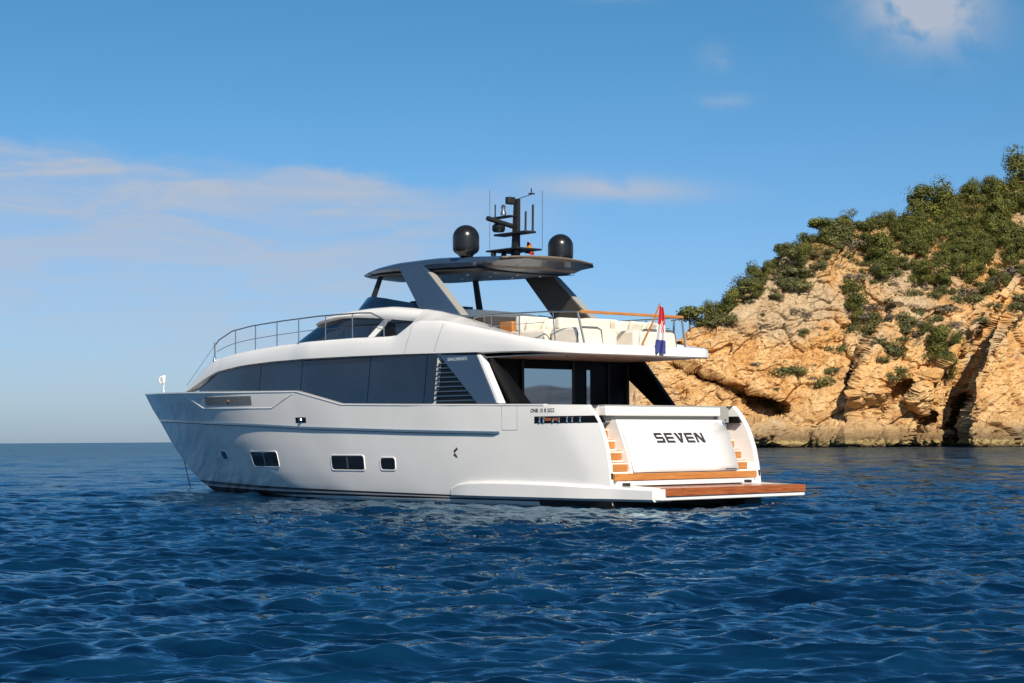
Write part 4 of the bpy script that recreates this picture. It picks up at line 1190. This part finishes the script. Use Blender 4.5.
def hanging(name, mat, top, hoist, width, folds, sway, label, base):
    nu, nv = 26, 30; root = top
    me = bpy.data.meshes.new(name); vs = []; fs = []; uvs = []
    side = Vector((math.cos(R(10)), math.sin(R(10)), 0)); dep = Vector((-side.y, side.x, 0))
    for j in range(nv):
        t = j / (nv - 1)
        for i in range(nu):
            s = i / (nu - 1)
            wfac = width * (.30 + .5 * t ** .8)
            x = (s - .25) * wfac + sway * t * t; d = (.10 + .14 * t) * math.sin(s * folds * math.pi + 2.2 * t) * width
            vs.append(tuple(top + side * x + dep * d + Vector((0, 0, -t * hoist * (1 - .10 * s * (1 - t)) - .06 * s)))); uvs.append((s, 1 - t))
    for j in range(nv - 1):
        for i in range(nu - 1): k = j * nu + i; fs.append((k, k + 1, k + nu + 1, k + nu))
    me.from_pydata(vs, [], fs); l = me.uv_layers.new(name='UVMap')
    for lp in me.loops: l.data[lp.index].uv = uvs[lp.vertex_index]
    me.materials.append(mat); me.polygons.foreach_set('use_smooth', [True] * len(me.polygons))
    o = bpy.data.objects.new(name, me); COL.objects.link(o); tag(o, label, 'flag')
    return o
hanging('ensign_flag', flag_mat('ensign_cloth', ensign), yw(.95, .02, 5.42), 1.28, .40, 4.2, -.10, 'red, white and blue flag hanging in folds from the slanted stern staff of the yacht', None)
hanging('courtesy_flag', flag_mat('courtesy_cloth', spanish), yw(7.0, -.52, 7.76), .36, .34, 2.6, -.03, 'small red and yellow flag hanging beside the dark mast above the hardtop', None)
mb = MB()
p0, p1 = yw(25.98, .05, 1.2), yw(28.4, -1.9, -.6)
for k in range(60):
    t = k / 59; c_ = p0.lerp(p1, t); ax = Vector((1, 0, 0)) if k % 2 else Vector((0, 1, 0)); dn = (p1 - p0).normalized()
    mb.tube([c_ + dn * (.032 * math.cos(a)) + ax * (.017 * math.sin(a)) for a in np.linspace(0, 2 * math.pi, 9)], .009, 5)
tag(mb.build('anchor_chain', 'black'), 'dark anchor chain running from the bow of the yacht down into the water', 'chain')

# ------------------------------------------------------------------ trees and shrubs on the cliff
def crown_mesh(name, seed, n, lobes, spread, flat, leaf, mat, mid):
    r = np.random.default_rng(seed); vs = []; fs = []
    cen = []
    for k in range(lobes):
        a = r.uniform(0, 6.283); d = math.sqrt(r.uniform(0, 1)) * spread
        cen.append((d * math.cos(a), d * math.sin(a), mid + r.normal(0, .22) * flat - .25 * d * flat, r.uniform(.28, .55) * (1 - .25 * d / max(spread, .01))))
    for i in range(n):
        c = cen[r.integers(lobes)]
        v = r.normal(0, 1, 3); v /= np.linalg.norm(v); rad = c[3] * r.uniform(.55, 1.05)
        if r.random() < .07: rad *= 1.25
        p = np.array([c[0] + v[0] * rad, c[1] + v[1] * rad, c[2] + v[2] * rad * (.55 + .35 * flat)])
        nrm = v * 1.8 + np.array([0, 0, .2]) + r.normal(0, .42, 3); nrm /= np.linalg.norm(nrm)
        t1 = np.cross(nrm, r.normal(0, 1, 3)); t1 /= np.linalg.norm(t1); t2 = np.cross(nrm, t1)
        s = leaf * r.uniform(.6, 1.35)
        o = len(vs)
        for a, b_ in ((-1, -.6), (1, -.5), (.6, .7), (-.5, .8)): vs.append(tuple(p + t1 * s * a * .5 + t2 * s * b_ * .5))
        fs.append((o, o + 1, o + 2, o + 3))
    me = bpy.data.meshes.new(name); me.from_pydata(vs, [], fs); me.materials.append(M[mat]); return me
def trunk_mesh(name, seed, lean, top):
    r = np.random.default_rng(seed); m_ = MB()
    pth = [(lean * t + .05 * math.sin(5 * t + seed), .06 * math.sin(4 * t), -.25 + t * (top + .25)) for t in np.linspace(0, 1, 7)]
    m_.tube(pth, [.060, .052, .045, .04, .034, .027, .015], 7)
    for k in range(6):
        a = r.uniform(0, 6.28); p = Vector(pth[3 + k % 3]); l = r.uniform(.25, .45)
        m_.tube([p, p + Vector((math.cos(a) * l * .5, math.sin(a) * l * .5, l * .45)), p + Vector((math.cos(a) * l, math.sin(a) * l, l * .7))], [.022, .016, .007], 5)
    me = bpy.data.meshes.new(name); me.from_pydata(m_.v, [], m_.f); me.materials.append(M['bark']); return me
PINES = [(crown_mesh('pine_crown', 20 + k, 2600, 11, .36, 1.15, .062, 'pine', .72), trunk_mesh('pine_trunk', k, .05 * (k - 2), .75)) for k in range(6)]
UMB = [(crown_mesh('umbrella_crown', 60 + k, 1300, 10, .52, .30, .10, 'pine', .80), trunk_mesh('umbrella_trunk', 9 + k, .08, .74)) for k in range(2)]
BUSH = [crown_mesh('shrub_leaves', 40 + k, 1300, 8, .45, .75, .072, 'shrub', .30) for k in range(6)]
DRY = [crown_mesh('dry_leaves', 50 + k, 420, 6, .45, .5, .10, 'dry', .30) for k in range(2)]
count = 0
def plant(kind, u, v, size, label, cat, group=None, sink=.15):
    global count
    if group: size *= random.choice((.55, .75, .9, 1., 1.1, 1.35))
    p = CG_at(u, v); rz = random.uniform(0, 6.28)
    if kind in ('pine', 'umbrella'):
        cm, tm = (PINES if kind == 'pine' else UMB)[random.randrange(6 if kind == 'pine' else 2)]
        o = empty('pine_tree' if kind == 'pine' else 'umbrella_pine', (p[0], p[1], p[2] - sink * size * .3), rz)
        for nm, me in (('crown', cm), ('trunk', tm)):
            c = bpy.data.objects.new(nm, me); COL.objects.link(c); c.parent = o
        o.scale = (size * random.uniform(.95, 1.25), size * random.uniform(.95, 1.25), size * random.uniform(.85, 1.1))
    else:
        me = random.choice(BUSH if kind == 'shrub' else DRY)
        o = bpy.data.objects.new('shrub' if kind == 'shrub' else 'dry_bush', me); COL.objects.link(o)
        o.location = (p[0], p[1], p[2] - sink * size); o.rotation_euler = (0, 0, rz)
        o.scale = (size * random.uniform(.9, 1.5), size * random.uniform(.9, 1.3), size * random.uniform(.7, 1.05))
    tag(o, label, cat, group); count += 1
    return o
def CG_at(u, v): return on_cliff(u, v)
def skyline(u): return IP(u, SKY)
def inside(u, v, poly):
    c = False; n = len(poly)
    for i in range(n):
        (x0, y0), (x1, y1) = poly[i], poly[i - 1]
        if (y0 > v) != (y1 > v) and u < (x1 - x0) * (v - y0) / (y1 - y0) + x0: c = not c
    return c
def scatter(poly, n, mind):
    us, vs = [p[0] for p in poly], [p[1] for p in poly]; out = []; tries = 0
    while len(out) < n and tries < n * 60:
        tries += 1; u, v = random.uniform(min(us), max(us)), random.uniform(min(vs), max(vs))
        if inside(u, v, poly) and v > skyline(u) - 1 and noise.noise((u * .045, v * .06, n * .37)) > random.uniform(-.5, .25) and all((u - a) ** 2 + (v - b_) ** 2 > mind ** 2 for a, b_ in out): out.append((u, v))
    return out
# singled-out plants
plant('umbrella', 691, 331, 4.6, 'lone umbrella pine on the low left end of the ridge, above the yacht stern rail', 'tree')
plant('umbrella', 822, 236, 4.4, 'small umbrella pine with a bare trunk standing out on the skyline midway up the ridge', 'tree')
plant('pine', 1021, 182, 6.5, 'tall dense pine on the skyline at the right edge of the photo', 'tree')
plant('shrub', 790, 372, 5.2, 'round green shrub low on the bare rock face, leftmost of the cluster above the cave', 'shrub')
plant('shrub', 821, 384, 4.4, 'dark green shrub on the bare rock face, lower one of the middle pair', 'shrub')
plant('shrub', 834, 371, 3.4, 'small green shrub on the bare rock face, upper one of the middle pair', 'shrub')
plant('shrub', 838, 350, 4.6, 'pale green shrub on the rock face beside the shadowed gully', 'shrub')
plant('shrub', 800, 334, 2.6, 'little shrub alone on the orange rock below the ridge scrub', 'shrub')
plant('dry', 767, 328, 3.0, 'bare greyish bush above the long crack in the rock face', 'shrub')
plant('dry', 805, 318, 2.6, 'bare greyish bush high on the orange rock face', 'shrub')
plant('shrub', 739, 323, 2.6, 'small rounded shrub below the scrub at the left of the ridge', 'shrub')
for k, (u, v, s) in enumerate([(945, 368, 6.5), (952, 348, 5.8), (938, 356, 5.5), (932, 335, 5.), (950, 380, 4.5)]):
    plant('pine', u, v, s, 'green pine in the clump filling the hollow beside the right-hand buttress', 'tree', 'pines in the hollow by the buttress')
for u, v, s in [(879, 330, 4.2), (872, 318, 4.4), (866, 338, 3.4), (885, 345, 3.2)]:
    plant('shrub', u, v, s, 'green shrub in the gully between the two rock ribs', 'shrub', 'shrubs in the gully')
for u, v in [(930, 300), (920, 312), (908, 322), (925, 325), (900, 335), (915, 340), (892, 352), (905, 355), (880, 362), (945, 310), (960, 300), (975, 300), (985, 290), (1000, 280), (1010, 272), (960, 325), (898, 372), (888, 380)]:
    plant(random.choice(('shrub', 'shrub', 'dry')), u, v, random.uniform(2.4, 4.4), 'low shrub on the slanting rock ledges that run down to the left', 'shrub', 'shrubs on the slanting ledges')
for u, v in [(1010, 300), (1018, 308), (1002, 318), (1015, 325), (1022, 300), (996, 306)]:
    plant('shrub', u, v, random.uniform(2.2, 3.6), 'low shrub on top of the right-hand buttress', 'shrub', 'shrubs on the buttress top')
# skyline trees
for u in range(708, 838, 8):
    plant('shrub' if u % 3 else 'pine', u + random.uniform(-3, 3), skyline(u) + random.uniform(1, 6), random.uniform(2.2, 3.6), 'low bush growing along the skyline of the left shoulder of the ridge', 'tree', 'bushes along the left skyline')
for u, v in scatter([(842, 262), (900, 290), (1000, 276), (1030, 270), (1030, 300), (960, 330), (900, 345), (850, 330)], 34, 8.):
    plant(random.choice(('shrub', 'shrub', 'pine', 'dry')), u, v, random.uniform(2.0, 4.0), 'olive shrub in the scattered scrub just below the wood on the slope', 'shrub', 'scattered scrub below the wood')
for u in range(838, 1015, 11):
    plant('pine', u + random.uniform(-4, 4), skyline(u) + random.uniform(3, 9), random.uniform(2.6, 4.6), 'pine standing on the skyline along the upper ridge', 'tree', 'pines along the skyline')
for u, v in scatter([(850, 215), (900, 208), (950, 188), (1000, 170), (1030, 170), (1030, 262), (1000, 275), (960, 290), (915, 288), (880, 275), (865, 250)], 82, 8.0):
    plant('pine', u, v + 2, random.uniform(2.8, 4.8), 'dense green pine in the wood covering the upper right slope', 'tree', 'pines of the wood on the slope')
for u, v in scatter([(694, 333), (720, 306), (745, 288), (790, 252), (820, 240), (850, 228), (865, 215), (880, 220), (862, 236), (830, 256), (800, 290), (770, 302), (740, 312), (715, 326)], 80, 5.8):
    plant('shrub' if random.random() < .8 else 'pine', u, v, random.uniform(1.8, 4.0), 'low bush in the scrub along the left shoulder of the ridge', 'shrub', 'bushes on the left shoulder')
for u, v in scatter([(835, 240), (870, 230), (900, 250), (895, 300), (860, 320), (838, 270)], 26, 7):
    plant(random.choice(('shrub', 'shrub', 'dry')), u, v, random.uniform(1.6, 3.2), 'small shrub scattered on the orange rock below the wood', 'shrub', 'shrubs below the wood')
for u, v in scatter([(690, 340), (760, 310), (840, 300), (840, 390), (780, 400), (720, 360)], 14, 14):
    plant(random.choice(('shrub', 'dry')), u, v, random.uniform(.9, 1.7), 'tiny tuft growing on the bare orange rock face', 'shrub', 'tufts on the rock face')
for u, v in scatter([(1030, 185), (1100, 158), (1230, 130), (1260, 200), (1200, 262), (1030, 268)], 30, 13.):
    plant('pine', u, v + 2, random.uniform(2.8, 4.8), 'dense green pine in the wood covering the upper right slope', 'tree', 'pines of the wood on the slope')
# low ground cover between them: one mass
gc = MB(); r = np.random.default_rng(5)
polyA = [(700, 326), (745, 286), (800, 246), (860, 214), (960, 182), (1150, 135), (1150, 270), (1030, 268), (960, 296), (900, 300), (860, 280), (838, 262), (800, 292), (750, 314)]
for u, v in scatter(polyA, 130, 5.):
    p = on_cliff(u, v)
    for k in range(16):
        c = p + r.normal(0, .65, 3) * np.array([1.2, 1.2, .45]) + np.array([0, -.2, .35]); t1 = r.normal(0, 1, 3); t1 /= np.linalg.norm(t1); t2 = np.cross(t1, r.normal(0, 1, 3)); t2 /= np.linalg.norm(t2); s = r.uniform(.2, .42)
        gc.add([c - t1 * s, c + t2 * s * .8, c + t1 * s, c - t2 * s * .7], [(0, 1, 2, 3)])
me = bpy.data.meshes.new('ground_scrub'); me.from_pydata(gc.v, [], gc.f); me.materials.append(M['shrub'])
o = bpy.data.objects.new('ground_scrub', me); COL.objects.link(o); tag(o, 'low olive scrub covering the soil between the pines on the upper slope', 'scrub', kind='stuff')
print('plants', count)
